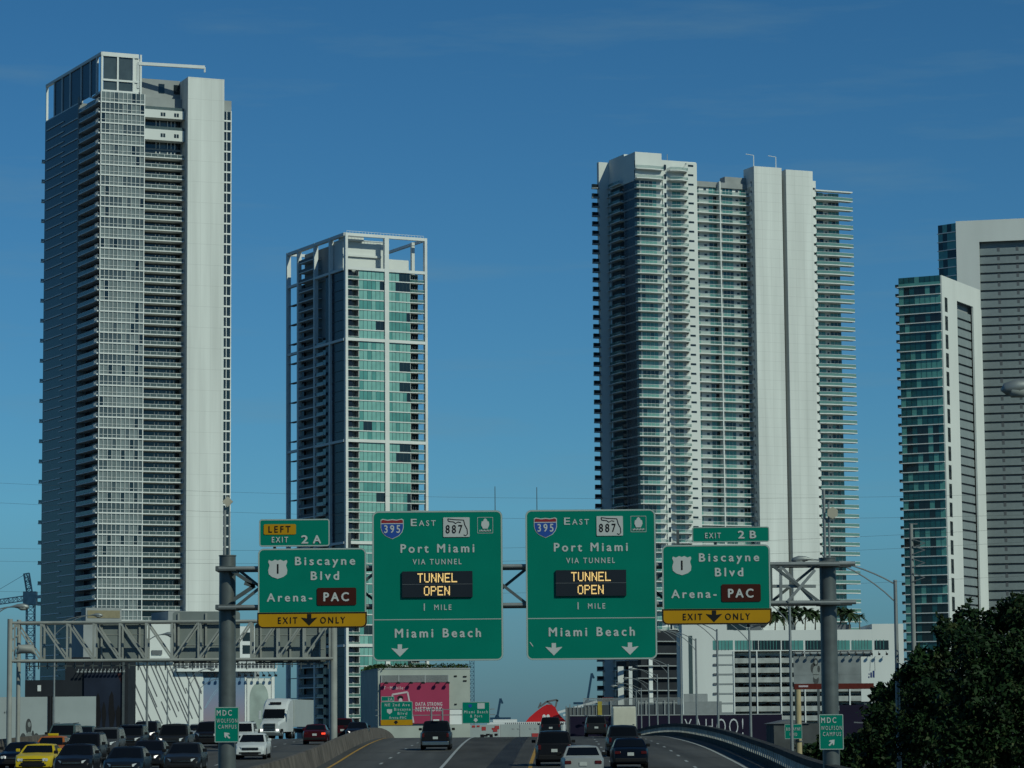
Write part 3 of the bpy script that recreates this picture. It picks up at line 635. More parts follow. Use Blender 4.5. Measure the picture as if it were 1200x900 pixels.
# ---------------------------------------------------------------- dark block under the crane and the crane
M_navyb = mat('dark_cladding', (.022, .026, .032), .7, var=.15, scale=.4)
fr = front(29, 62, 830, 640); r = thing('dark_building', 'low dark building behind the left end of the hoarding, under the blue crane', 'building', (*fr.p2(3), GZ))
m = MB(); m.box(0, fr.len + 12, -14, 0, GZ, pz(fr, 45, 797), fr); m.build('wall', M_navyb, r)
m = MB(); rect(m, fr, 44, 803, 48, 810, 0, .1); m.build('window', M_wtrim, r)
M_crane = mat('blue_crane_paint', (.022, .06, .11), .5, var=.2, scale=1)
def lattice(m, p, q, w, n, r=.09):
    p, q = Vector(p), Vector(q); d = (q - p).normalized(); a = d.cross(Vector((0, 1, 0)))
    if a.length < .1: a = d.cross(Vector((1, 0, 0)))
    a.normalize(); e = a.cross(d).normalized(); cs = [a * w / 2 + e * w / 2, -a * w / 2 + e * w / 2, -a * w / 2 - e * w / 2, a * w / 2 - e * w / 2]
    for c in cs: m.bar(p + c, q + c, r * 1.7)
    for i in range(n):
        s, t = p.lerp(q, i / n), p.lerp(q, (i + 1) / n)
        for k in range(4):
            c, f = cs[k], cs[(k + 1) % 4]
            m.bar(s + (c if i % 2 else f), t + (f if i % 2 else c), r); m.bar(t + c, t + f, r)
d = 800; b = P(36, 800, d); r = thing('tower_crane', 'blue lattice tower crane standing left of the tallest tower', 'crane', (b.x, b.y, GZ))
top = P(36, 703, d); m = MB(); lattice(m, (b.x, b.y, GZ), top, 2.1, 22, .14); m.build('mast', M_crane, r)
m = MB(); lattice(m, top + Vector((1, 0, .8)), P(-40, 711, d - 6), 1.3, 16, .11); m.build('jib', M_crane, r)
m = MB(); lattice(m, top, P(31, 672, d), 1.4, 7, .13); m.bar(P(31, 672, d), P(40, 700, d), .25); m.build('tower_head', M_crane, r)
m = MB(); m.bar(top + Vector((0, 0, .6)), P(48, 699, d), 1.2, .8); m.box(top.x - 1.8, top.x + 1.6, d - 1.8, d + 1.5, top.z - 1.4, top.z + 2.2); m.build('counter_jib', M_crane, r)
m = MB(); m.bar(P(31, 672, d), P(-30, 708, d - 5), .1); m.build('tie_bar', M_crane, r)
# ---------------------------------------------------------------- night scene mural board
fr = front(76, 150, 830, 600); r = thing('mural_building', 'dark building carrying a night scene mural with black trees, behind the parked jam', 'building', (*fr.p2(5), GZ))
m = MB(); m.box(0, fr.len, -12, 0, GZ, pz(fr, 110, 770), fr); m.build('wall', M_navyb, r)
M_night = mat('night_mural_print', (.016, .022, .038), .6, var=.4, scale=.15); M_nred = mat('red_mural_print', (.045, .018, .02), .6, var=.4, scale=.4)
m = MB(); rect(m, fr, 98.5, 788, 146.5, 858, .3, .5); m.mat(1)
m.extr([(pu(fr, 137), pz(fr, 137, 789)), (pu(fr, 146), pz(fr, 146, 789)), (pu(fr, 146), pz(fr, 146, 806)), (pu(fr, 142), pz(fr, 142, 800))], fr, .5, .52); m.mat(2)
for cx, w, t in ((115, 4, 812), (122, 3, 822), (131, 4.5, 810), (108, 4, 828), (139, 4, 826)):
    pts = [(cx - w * .4, 855), (cx + w * .4, 855), (cx + w, 838), (cx + w * .6, 828), (cx + w * .5, t + 5), (cx, t), (cx - w * .6, t + 7), (cx - w * .8, 832)]
    m.extr([(pu(fr, a), pz(fr, a, b)) for a, b in pts], fr, .5, .53)
m.build('mural', [M_night, M_nred, M_black], r)
m = MB()
for i in range(13): q = lerp(pu(fr, 92), pu(fr, 146), i / 12); m.bar(fr.pt(q, .2, pz(fr, 120, 784)), fr.pt(q, 1.4, pz(fr, 120, 787)), .12); m.box(q - .2, q + .2, 1.3, 1.6, pz(fr, 120, 788), pz(fr, 120, 786.5), fr)
m.build('board_lights', M_grey, r)
m = MB(); rect(m, fr, 143.5, 775, 146.2, 862, .6, .9); m.build('conduit', M_dsteel, r)
# ---------------------------------------------------------------- white podium with slanted lines and the pastel posters
fr = front(153, 322, 820, 700, 714); r = thing('podium_building', 'white podium wall scored with slanted lines, behind the left gantry', 'building', (*fr.p2(15), GZ))
z = lambda px, py: pz(fr, px, py)
u0, u1 = 0, pu(fr, 237.5); zt = z(190, 776)
m = MB(); m.box(u0, u1, -20, 0, GZ, zt, fr); m.build('wall', M_white, r)
m = MB(); m.box(u1, fr.len, -20, -.6, GZ, z(270, 797), fr); m.build('low_wall', M_white, r)
m = MB(); rect(m, fr, 172.5, 727, 199.5, 778, -8, -.3); m.build('stair_tower', M_white, r)
m = MB(); rect(m, fr, 178, 762, 190, 767, -.3, .1); m.build('vent_grille', M_dgrey, r)
m = MB(); rect(m, fr, 100, 728, 172, 790, -14, -2); m.build('plant_room', M_grey, r)
m = MB(); rect(m, fr, 199.7, 716, 262, 797, -16, -2); m.build('side_block', M_grey, r)
m = MB(); rect(m, fr, 103, 712, 145, 730, -6, -1.9); m.mat(1); rect(m, fr, 105, 715, 143, 724, -1.9, -1.8); m.build('roof_plant', [M_grey, mat('tan_louvre', (.25, .22, .14), .7, var=.1)], r)
m = MB(); rect(m, fr, 281.5, 734, 299, 800, -5, -.5); m.build('slot_tower', M_wtrim, r)
for i in range(3): m = MB(); rect(m, fr, 285, 741 + i * 15, 295.5, 751 + i * 15, -.5, -.4); m.build('slot_window', G_dark, r)
rr = random.Random(5); m = MB()
for i in range(19):
    x = 153 + i * 4.6 + rr.uniform(-1, 1); a = rr.choice([778, 778, 790, 806, 822]); ln = rr.uniform(22, 66); b_ = min(848, a + ln); x2 = x + (b_ - a) * .43
    if x2 > 236: b_ = a + (236 - x) / .43; x2 = 236
    if b_ - a > 8: m.bar(fr.pt(pu(fr, x, a), .03, z(x, a)), fr.pt(pu(fr, x2, b_), .03, z(x2, b_)), .06, .26)
tag(m.build('score_lines', M_dgrey, r), kind='stuff')
m = MB(); rect(m, fr, 157, 770, 204, 774.5, .1, 1.4); m.build('canopy', M_wtrim, r)
# catwalk with lamps over the posters
m = MB(); ua, uc_ = pu(fr, 205), pu(fr, 322)
m.box(ua, uc_, .0, 1.6, z(270, 787), z(270, 783.5), fr); m.mat(1).box(ua, uc_, .0, .1, z(270, 783.4), z(270, 774), fr)
for i in range(28): q = lerp(ua, uc_, i / 27); m.mat(0).box(q - .08, q + .08, 1.4, 1.55, z(270, 783.6), z(270, 776), fr)
m.box(ua, uc_, 1.42, 1.5, z(270, 776.5), z(270, 775.6), fr)
m.build('catwalk', [M_wtrim, M_dgrey], r)
for i in range(12): m = MB(); q = lerp(pu(fr, 242), pu(fr, 320), i / 11); m.bar(fr.pt(q, .6, z(270, 787.5)), fr.pt(q, 1.9, z(270, 791)), .12); m.box(q - .3, q + .3, 1.7, 2.2, z(270, 793), z(270, 790.6), fr); m.build('board_lamp', M_black, r)
def ramp_mat(name, stops, z0, z1):
    m_ = bpy.data.materials.new(name); m_.use_nodes = True; t = m_.node_tree; b = t.nodes['Principled BSDF']; b.inputs['Roughness'].default_value = .6
    c = t.nodes.new('ShaderNodeTexCoord'); s = t.nodes.new('ShaderNodeSeparateXYZ'); r_ = t.nodes.new('ShaderNodeMapRange'); r_.inputs[1].default_value = z0; r_.inputs[2].default_value = z1
    cr_ = t.nodes.new('ShaderNodeValToRGB'); e = cr_.color_ramp.elements
    while len(e) < len(stops): e.new(.5)
    for q, (p, col) in zip(e, stops): q.position = p; q.color = (*col, 1)
    t.links.new(c.outputs['Object'], s.inputs[0]); t.links.new(s.outputs['Z'], r_.inputs[0]); t.links.new(r_.outputs[0], cr_.inputs[0]); t.links.new(cr_.outputs[0], b.inputs['Base Color']); return m_
zb_, ztp = z(262, 852) - GZ, z(262, 794) - GZ
M_pastel = ramp_mat('sunset_print', [(0, (.26, .20, .22)), (.35, (.22, .21, .29)), (1, (.12, .23, .36))], zb_, ztp)
m = MB(); rect(m, fr, 238.5, 794, 287, 856, -.55, -.3); m.mat(1)
rect(m, fr, 236.8, 793, 238.4, 858, -.55, -.2); rect(m, fr, 287.2, 793, 289, 858, -.55, -.2)
for a0, a1, rr_ in ((240, 262, 26), (241, 275, 34)):
    pts = [(a0 + (a1 - a0) * t / 8, 812 + 18 - rr_ * math.sin(math.pi / 2 * t / 8)) for t in range(9)]
    m.mat(2)
    for p, q in zip(pts, pts[1:]): m.bar(fr.pt(pu(fr, *p), -.27, z(*p)), fr.pt(pu(fr, *q), -.27, z(*q)), .05, .16)
m.build('poster', [M_pastel, M_wtrim, mat('pale_blue_print', (.22, .32, .42), .6)], r)
M_arch = mat('pale_arch_print', (.30, .36, .33), .7, var=.2, scale=.3)
m = MB(); rect(m, fr, 290, 795, 318, 858, -.55, -.3); m.mat(1); n = 12
pts = [(293, 858), (293, 818)] + [(304 - 11 * math.cos(math.pi * i / n), 818 - 18 * math.sin(math.pi * i / n)) for i in range(1, n)] + [(315, 818), (315, 858)]
m.extr([(pu(fr, *p), z(*p)) for p in reversed(pts)], fr, -.3, -.25); m.mat(2); rect(m, fr, 318.5, 793, 322, 858, -.55, -.2); m.build('arch_poster', [M_white, M_arch, M_wtrim], r)
# ---------------------------------------------------------------- building with the pink billboard
fr = front(443, 551, 830, 520, 524); _q = P(422.5, 820, 552); side = Fr((_q.x, _q.y), fr.p2(0))
r = thing('billboard_building', 'plain white flat roofed building with a pink billboard, left of the distant pickup', 'building', (*fr.p2(8), GZ))
z = lambda px, py: pz(fr, px, py); zt = z(500, 784.5)
m = MB(); m.prism([fr.p2(0), fr.p2(fr.len), fr.p2(fr.len, -28), side.p2(0)], GZ, zt); m.build('wall', mat('painted_block_wall', (.36, .39, .35), .8, var=.1, scale=.3), r)
m = MB(); m.box(-.05, fr.len + .05, -.4, .06, zt, zt + .25, fr); m.box(0, side.len, -.4, .05, zt, zt + .24, side); m.build('parapet', M_grey, r)
m = MB(); rect(m, fr, 445.5, 800, 526, 848, .15, .45); bb = m.build('billboard', mat('pink_print', (.31, .036, .085), .55, var=.06, scale=.3), r)
M_wp = mat('white_print', (.50, .42, .44), .6, var=.05)
text('lettering', 'T··Mobile·', M_wp, bb, fr, pu(fr, 449), z(450, 808), .55, .47, width=3.7, align='L')
text('lettering', 'DATA STRONG', M_wp, bb, fr, pu(fr, 502), z(502, 827), .6, .47, width=4.7, bold=.03)
text('lettering', 'NETWORK', M_wp, bb, fr, pu(fr, 502), z(502, 833.5), .75, .47, width=4.7, bold=.03)
m = MB(); m.bar(fr.pt(pu(fr, 459), .48, z(459, 814)), fr.pt(pu(fr, 477), .48, z(477, 811)), .05, .3); m.bar(fr.pt(pu(fr, 477), .48, z(477, 811)), fr.pt(pu(fr, 484), .48, z(484, 847)), .05, .28)
m.bar(fr.pt(pu(fr, 459), .48, z(459, 814)), fr.pt(pu(fr, 464), .48, z(464, 845)), .05, .28); m.build('picture_outline', M_wp, bb)
m = MB(); m.mat(0)
for (cx, cy, rx, ry, k) in ((468.5, 818, 3.6, 3, 0), (468.8, 821, 2.2, 3.0, 1), (467, 830, 6, 8, 1)):
    m.mat(k).extr([(pu(fr, cx + rx * math.cos(i * math.pi / 7)), z(cx, cy + ry * math.sin(i * math.pi / 7))) for i in range(14)], fr, .46, .48 + .01 * k)
m.build('figure_print', [M_black, M_wp], bb)
m = MB()
for k in range(14): zz = lerp(z(480, 799.5), z(480, 791.5), k / 13); m.box(pu(fr, 446.5), pu(fr, 525.5), .05, .2, zz, zz + .05, fr)
for px in (447, 467, 498, 525): m.box(pu(fr, px) - .1, pu(fr, px) + .1, .02, .25, z(480, 800), z(480, 791), fr)
m.build('louvre_screen', M_grey, r)
for px in (451, 465, 480, 494, 511, 523): m = MB(); q = pu(fr, px); m.bar(fr.pt(q, .3, z(480, 799.8)), fr.pt(q, 1.5, z(480, 799.2)), .1); m.box(q - .25, q + .25, 1.2, 1.7, z(480, 801.5), z(480, 799.5), fr); m.build('board_lamp', M_black, r)
m = MB()
for px, py, w in ((534, 793, .5), (545, 793.5, .6), (545, 798.5, .6), (534, 826, .4)): q = pu(fr, px); m.box(q - w / 2, q + w / 2, 0, .15, z(px, py), z(px, py) + .22, fr)
m.build('wall_fitting', M_black, r)
m = MB(); rect(m, fr, 527, 831, 541, 849, .02, .06); m.build('wall_outline', M_wtrim, r)
def leafball(m, c, rx, ry, rz, n, s, rg, k=1):
    for _ in range(n):
        while True:
            q = Vector((rg.uniform(-1, 1), rg.uniform(-1, 1), rg.uniform(-1, 1)))
            if .35 < q.length < 1: break
        p = Vector(c) + Vector((q.x * rx, q.y * ry, q.z * rz)); a = Vector((rg.uniform(-1, 1), rg.uniform(-1, 1), rg.uniform(-.8, .8))).normalized(); b = a.cross(Vector((rg.uniform(-1, 1), rg.uniform(-1, 1), rg.uniform(-1, 1)))).normalized(); t = s * rg.uniform(.6, 1.3)
        m.mat(rg.randrange(k)).face([p - a * t, p + b * t * .5, p + a * t, p - b * t * .5])
def leafmat(name, c, tr=.25):
    m_ = mat(name, c, .6, var=.35, scale=1.2, spec=.12); return m_
LEAF = [leafmat('leaf_dark', (.022, .045, .014)), leafmat('leaf_mid', (.035, .065, .018)), leafmat('leaf_olive', (.055, .07, .02))]
rg = random.Random(3); m = MB()
for i in range(60): q = lerp(.2, fr.len - .2, i / 59); p = fr.pt(q, -.7, zt + .45); leafball(m, p, .5, .5, .45 + rg.uniform(0, .25), 26, .22, rg, 3)
for i in range(26): q = lerp(1, side.len, i / 25); p = side.pt(q, -.7, zt + .5); leafball(m, p, .8, .6, .6, 26, .25, rg, 3)
tag(m.build('roof_hedge', LEAF, fixn=False), 'dark green clipped hedge along the roof edge of the pink billboard building', 'hedge')
# blue lattice mast beside it
p = P(553, 800, 640); r = thing('lattice_mast', 'thin blue lattice mast at the right edge of the pink billboard building', 'mast', (p.x, p.y, GZ))
m = MB(); lattice(m, (p.x, p.y, GZ), P(553, 768, 640), .9, 26, .06); m.build('shaft', M_crane, r)
# ---------------------------------------------------------------- port: ship, hoardings, cranes
d = 1500; p = P(640, 840, d)
r = thing('cruise_ship', 'white cruise ship with a red winged funnel, behind the road crest', 'ship', (p.x, p.y, GZ))
M_ship = mat('ship_white', (.62, .64, .64), .5, var=.06, scale=.05); M_sred = mat('funnel_red', (.50, .02, .025), .5, var=.1, scale=.1)
m = MB(); x0, x1 = P(566, 845, d).x, P(672, 845, d).x; hz = Z(620, 850, d)
m.prism([(x0, d), (x1, d), (x1 + 6, d + 14), (x1, d + 28), (x0, d + 28), (x0 - 8, d + 14)], GZ + .5, hz); m.build('hull', M_ship, r)
zd = Z(620, 846, d); m = MB(); m.box(x0 + 2, x1 - 1, d + 2, d + 26, hz, zd); m.box(x0 + 5, P(606, 843, d).x, d + 4, d + 22, zd, Z(590, 843, d)); m.build('upper_deck', M_ship, r)
m = MB()
for i in range(34): q = lerp(P(592, 845, d).x, x1 - 1, i / 33); m.box(q, q + .35, d + 1.8, d + 2.0, hz + .3, zd - .3)
m.build('deck_windows', M_dgrey, r)
f = Fr((P(600, 845, d).x, d + 8), (P(700, 845, d).x, d + 8)); zz = lambda px, py: Z(px, py, d + 8)
m = MB(); pts = [(616, 846), (620, 841), (628, 834), (636, 828), (641, 825.5), (647, 826), (651, 829), (653, 834), (657, 839), (664, 846)]
m.extr([(f.at(a, b), zz(a, b)) for a, b in pts], f, -9, 0); fun = m.build('funnel', M_sred, r)
m = MB()
for cx in (637.6, 642.3): m.extr([(f.at(cx + 2.1 * math.cos(i * math.pi / 6), 840 - 2.9 * math.sin(i * math.pi / 6)), zz(cx, 840 - 2.9 * math.sin(i * math.pi / 6))) for i in range(12)], f, 0, .15 if cx < 640 else .3)
m.build('emblem', M_ship, fun)
m = MB()
for (a, b), (c, e) in (((633, 828), (641, 822)), ((641, 822), (653, 820)), ((653, 820), (651, 829)), ((631, 830), (634, 823)), ((641, 822), (647, 826)), ((653, 820), (654, 822))): m.bar(f.pt(f.at(a, b), -4, zz(a, b)), f.pt(f.at(c, e), -4, zz(c, e)), .9)
m.build('funnel_rack', M_dgrey, fun)
m = MB(); m.bar(P(654, 835, d + 5), P(700, 822, d + 5), 1.4, 1.2); m.bar(P(660, 838, d + 5), P(700, 831, d + 5), .9); m.build('slide_ramp', M_ship, r)
def quay_crane(px, py0, px1, py1, lab):
    d = 1750; a, b = P(px, py0, d), P(px1, py1, d); r = thing('quay_crane', lab, 'crane', (a.x, a.y, GZ), group='dark quay cranes in the port')
    m = MB(); m.bar(a, b, 1.6, 1.3); m.bar(b, b + Vector((1.2, 0, -3)), 1.2); m.build('boom', M_crane, r)
    m = MB()
    for s in (-6, 6): m.bar((a.x + s, d, GZ), (a.x, d, a.z + 2), 1.0); m.bar((a.x + s, d + 16, GZ), (a.x, d + 10, a.z + 2), 1.0)
    m.bar((a.x - 8, d, a.z), (a.x + 8, d, a.z), 1.3); m.build('portal_frame', M_crane, r)
quay_crane(582.5, 842, 586.5, 818.5, 'short dark crane boom right of the pair of distant green signs')
quay_crane(688, 824, 693.5, 789, 'tallest dark crane boom, between the red funnel and the balcony tower')
quay_crane(706.5, 822, 710.5, 791, 'dark crane boom touching the left edge of the balcony tower')
def panel(name, label, cat, x0, y0, x1, y1, d, mt, th=.3, frames=0):
    fr = front(x0, x1, y1, d); r = thing(name, label, cat, (*fr.p2(fr.len / 2), GZ)); m = MB(); m.box(0, fr.len, -th, 0, GZ, pz(fr, (x0 + x1) / 2, y0), fr); m.build('panel', mt, r); return r, fr
r, fr = panel('site_hoarding', 'white panelled site hoarding below the cruise ship', 'hoarding', 586, 848.5, 660, 866, 460, M_board)
m = MB()
for i in range(4): q = lerp(0, fr.len, i / 3.2); m.box(q, q + .12, 0, .06, GZ, pz(fr, 620, 848.8), fr)
for px in (600, 606, 620, 626): q = pu(fr, px); m.box(q, q + .35, 0, .04, pz(fr, 620, 854.5), pz(fr, 620, 853), fr)
rect(m, fr, 623, 859, 636, 865, 0, .05); m.build('seam', M_grey, r)
m = MB(); rect(m, fr, 623.5, 859.3, 636, 866, .06, .1); m.build('red_sign', mat('red_print', (.38, .05, .05), .6), r)
r, fr = panel('printed_hoarding', 'hoarding in red, white and black patches below the right distant green sign', 'hoarding', 551, 849, 585.5, 866, 455, M_board)
m = MB(); rg = random.Random(2)
for i in range(12):
    px = 552 + rg.uniform(0, 29); py = 850 + rg.uniform(0, 4) if i % 2 else 858 + rg.uniform(0, 3); m.mat(i % 2); rect(m, fr, px, py, px + rg.uniform(2, 6), py + rg.uniform(1.5, 4.5), .005 * i, .01 + .006 * i)
m.build('print', [M_black, mat('red_print', (.38, .05, .05), .6)], r)
# ---------------------------------------------------------------- grey screens and the purple wall
M_screen = mat('ribbed_grey_sheet', (.115, .125, .125), .6, var=.12, scale=2, stretch=(6, 6, .3)); M_screen2 = mat('blue_grey_sheet', (.055, .065, .075), .6, var=.15, scale=.5)
r, fr = panel('corrugated_fence', 'ribbed grey fence panels right of the red funnel, behind the minivan', 'fence', 663, 829, 700, 866, 470, M_screen)
m = MB()
for i in range(9): q = lerp(.1, fr.len - .1, i / 8); m.box(q - .07, q + .07, 0, .15, GZ, pz(fr, 680, 829) + (.5 if i % 2 else .25), fr)
m.build('rib', M_steel, r)
r, fr = panel('site_screen', 'dark screen wall topped by a pale picket railing, behind the white box truck', 'fence', 684, 826, 800, 842, 500, M_screen2)
m = MB()
for i in range(90): q = lerp(0, fr.len, i / 89); m.box(q - .04, q + .04, -.2, -.1, pz(fr, 740, 826), pz(fr, 740, 818), fr)
m.box(0, fr.len, -.22, -.1, pz(fr, 740, 818.6), pz(fr, 740, 817.8), fr); m.build('picket_railing', M_grey, r)
m = MB()
for px in (716, 748, 757, 769, 779, 790): q = pu(fr, px, 830); m.box(q - .1, q + .1, 0, .2, GZ, pz(fr, 740, 821), fr)
m.build('screen_post', M_grey, r)
m = MB(); rect(m, fr, 700.5, 822, 705.5, 842, .05, .4); m.build('yellow_tarp', mat('yellow_tarp', (.35, .28, .05), .6), r)
m = MB(); rect(m, fr, 706, 817, 719, 822, -1, -.3); m.build('red_shed', mat('dull_red', (.10, .02, .025), .6), r)
r, fr = panel('concrete_screen', 'pale grey precast screen standing above the purple wall lettering', 'wall', 802, 822, 846, 842, 440, mat('precast_panel', (.26, .28, .28), .7, var=.08), .5)
m = MB()
for i in range(30): q = lerp(0, pu(fr, 829, 820), i / 29); m.box(q - .05, q + .05, -.3, -.15, pz(fr, 820, 822), pz(fr, 820, 813.5), fr)
m.box(0, pu(fr, 829, 820), -.32, -.14, pz(fr, 820, 814), pz(fr, 820, 813), fr); m.build('picket_railing', M_grey, r)
M_purple = mat('purple_vinyl', (.011, .008, .024), .6, var=.12, scale=.3)
r, fr = panel('purple_wall', 'long dark purple wall with big white lettering beyond the curved parapet', 'wall', 668, 838, 917, 870, 430, M_purple)
m = MB(); m.box(0, fr.len, -.35, .06, pz(fr, 800, 838.2), pz(fr, 800, 837.2), fr); m.build('coping', M_grey, r)
text('lettering', 'YAHOO!', mat('white_lettering', (.55, .56, .58), .6), r, fr, pu(fr, 836.5), pz(fr, 836, 861), 2.35, .04, width=8.4, bold=-.012)
# ---------------------------------------------------------------- long white car park building with ribbon windows
fr = front(800, 1060, 800, 880); r = thing('garage_building', 'long low white building with teal ribbon windows and open parking decks', 'building', (*fr.p2(30), GZ)); z = lambda px, py: pz(fr, px, py)
m = MB(); m.box(0, pu(fr, 861), -30, 0, GZ, z(830, 738.5), fr); m.box(pu(fr, 861), pu(fr, 1024), -30, -4, GZ, z(900, 764), fr); m.box(pu(fr, 861), pu(fr, 1024), -30, -.01, z(900, 763), z(900, 738.5), fr); m.box(pu(fr, 1024), fr.len, -30, 0, GZ, z(1040, 731), fr); m.box(0, pu(fr, 853), -16, -.02, z(830, 738.6), z(830, 730), fr)
m.build('wall', M_white, r)
m = MB(); rect(m, fr, 808, 745, 812.5, 830, 0, .08); m.build('tall_window', mat('slate_glass', (.06, .09, .09), .3), r)
for a, c, k in ((835.5, 859, 0), (861.5, 881, 0), (882, 888.5, 1), (889.5, 915, 1), (916.5, 926, 1), (928, 941.5, 0), (944, 963, 1), (966, 979, 1), (981, 996, 0), (998, 1022, 0), (1025, 1041.5, 1)):
    m = MB(); rect(m, fr, a, 750.5, c, 761.5, -.2, .06); n = max(2, int((c - a) / 3.4)); m.mat(1)
    for i in range(1, n): q = lerp(pu(fr, a), pu(fr, c), i / n); m.box(q - .06, q + .06, .06, .12, z(900, 761.5), z(900, 750.5), fr)
    m.build('ribbon_window', [G_teal if k == 0 else G_dark, M_dgrey if k == 0 else G_teal], r)
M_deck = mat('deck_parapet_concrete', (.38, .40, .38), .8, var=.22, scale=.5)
ys = [765.5 + 11.3 * i for i in range(9)]
for i, y in enumerate(ys):
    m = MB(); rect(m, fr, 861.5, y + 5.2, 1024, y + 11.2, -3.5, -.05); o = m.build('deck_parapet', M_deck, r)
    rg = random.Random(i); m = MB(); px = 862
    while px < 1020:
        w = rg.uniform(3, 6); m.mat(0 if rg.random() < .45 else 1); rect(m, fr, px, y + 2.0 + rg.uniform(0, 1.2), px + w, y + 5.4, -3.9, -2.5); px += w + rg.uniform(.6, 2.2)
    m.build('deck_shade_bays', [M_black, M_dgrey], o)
    m = MB(); rect(m, fr, 836, y + 1.2, 860, y + 3.0, 0, .12); m.mat(1); rect(m, fr, 836, y + .9, 840, y + 3.4, .12, .3); m.build('slot_window', [M_grey, M_dgrey], r)
for px in (861.5, 888.5, 916.5, 944.5, 970, 997, 1023): m = MB(); rect(m, fr, px - .7, 763, px + .7, 866, -.2, .25); m.build('column', M_wtrim, r)
m = MB(); rect(m, fr, 853.5, 729.5, 876, 738, -9, -5); m.mat(1); rect(m, fr, 881, 731, 893, 738, -9, -5); rect(m, fr, 982, 731, 1000, 738.4, -9, -6); m.build('roof_room', [G_dark, M_dgrey], r)
# roof canopy and palms
p = fr.pt(pu(fr, 898), -6, z(898, 738)); q = thing('shade_canopy', 'pointed grey shade sail on the roof of the garage building', 'canopy', p)
m = MB(); a = [Vector((p.x - 3.6, p.y - 2, p.z + 1.4)), Vector((p.x + 1.6, p.y - 1, p.z + 2.1)), Vector((p.x + .5, p.y + 2.5, p.z + .9))]; m.face(a); m.face([v + Vector((0, 0, -.08)) for v in reversed(a)]); m.build('sail', M_dgrey, q); m = MB(); m.tube(p, p + Vector((-.3, .2, 1.4)), .12); m.build('mast', M_dsteel, q)
M_palm = mat('palm_frond', (.030, .05, .02), .5, var=.3); M_ptr = mat('palm_trunk', (.16, .14, .11), .9, var=.2)
def palm(px, py, d, h, lab, base_z, seed):
    rg = random.Random(seed); p = P(px, py, d); r = thing('palm_tree', lab, 'palm tree', (p.x, p.y, base_z), group='palms on the garage roof')
    m = MB(); lean = rg.uniform(-.4, .4); m.path([(p.x, p.y, base_z), (p.x + lean * .4, p.y, lerp(base_z, p.z, .5)), (p.x + lean, p.y, p.z)], [.22, .17, .14], 6); m.build('trunk', M_ptr, r)
    m = MB(); c = Vector((p.x + lean, p.y, p.z))
    for i in range(34):
        t = rg.uniform(0, 2 * math.pi); e = rg.uniform(-.5, 1.1); L_ = rg.uniform(2.2, 3.3) * h; dirv = Vector((math.cos(t) * math.cos(e), math.sin(t) * math.cos(e), math.sin(e))); pts = [c + dirv * (L_ * k / 5) + Vector((0, 0, -1.5 * h * (k / 5) ** 2)) for k in range(6)]
        sd_ = dirv.cross(Vector((0, 0, 1))).normalized()
        for k in range(5):
            w = .5 * h * (1 - abs(k - 1.5) / 5)
            for s in (-1, 1): m.face([pts[k], pts[k + 1], pts[k + 1] + sd_ * s * w * .8 + Vector((0, 0, -.45 * w)), pts[k] + sd_ * s * w + Vector((0, 0, -.55 * w))])
    m.build('crown', M_palm, r, fixn=False)
rz_ = z(930, 738.5)
for i, (px, py, h, lab) in enumerate(((908, 720, 1.2, 'leftmost palm on the garage roof, right of the orange exit strip'), (919, 717, 1.35, 'second palm from the left on the garage roof'), (931, 715, 1.35, 'palm on the garage roof behind the lamp post top'), (943, 717, 1.3, 'palm on the garage roof midway between lamp post and gantry pole'), (955, 719, 1.2, 'palm on the garage roof just left of the gantry pole'), (985, 716, 1.3, 'palm on the garage roof just right of the gantry pole'), (995, 718, 1.1, 'second palm right of the gantry pole on the garage roof'), (1007, 722, .8, 'small lone palm at the right end of the roof row'))):
    palm(px, py, 886 + (i % 3) * 3, h, lab, rz_, i + 20)
# ---------------------------------------------------------------- grey billboard with a standing woman and the red awning
fr = front(928, 1062, 785, 720); r = thing('grey_billboard', 'wide grey billboard with a standing woman, left of the big trees', 'billboard', (*fr.p2(8), GZ)); z = lambda px, py: pz(fr, px, py)
m = MB(); rect(m, fr, 930.5, 769, 1009.5, 803, -.3, 0); rect(m, fr, 930.5, 790.2, 1008, 790.8, 0, .03); m.mat(1); rect(m, fr, 1009.5, 769.2, 1060, 822, -.3, 0); m.build('panel', [mat('grey_photo_print', (.22, .24, .24), .7, var=.25, scale=.25), M_white], r)
m = MB(); el = lambda cx, cy, rx, ry: [(pu(fr, cx + rx * math.cos(i * math.pi / 7)), z(cx, cy + ry * math.sin(i * math.pi / 7))) for i in range(14)]
m.extr(el(957, 776, 3, 5), fr, 0, .02); m.extr(el(954, 783, 3, 6), fr, 0, .02); m.mat(1).extr(el(957.3, 776, 1.6, 2.6), fr, .02, .04); m.extr(el(957, 788, 3.6, 8), fr, .02, .03); m.mat(0).extr(el(957, 796, 3.4, 6), fr, .01, .025); m.extr(el(960.5, 784, 1.6, 4), fr, .02, .045); m.build('figure_print', [M_ink, M_skin], r)
m = MB(); M_blu = mat('blue_print_dark', (.03, .05, .16), .6)
for a, b_, c, e in ((1020, 788, 1022, 794), (1022.8, 786, 1025, 794), (1018, 789, 1019, 791), (1017.5, 792.5, 1019, 794.5)): rect(m, fr, a, b_, c, e, 0, .03)
m.build('logo_mark', M_blu, r)
m = MB(); n = 10; pts = [(1019.5, 786), (1019.8, 779)] + [(1022.5 - 2.7 * math.cos(math.pi * i / n), 776 - 4 * math.sin(math.pi * i / n)) for i in range(n + 1)] + [(1025.5, 786)]
for p, q in zip(pts, pts[1:]): m.bar(fr.pt(pu(fr, *p), .03, z(*p)), fr.pt(pu(fr, *q), .03, z(*q)), .04, .1)
m.build('arch_outline', M_grey, r)
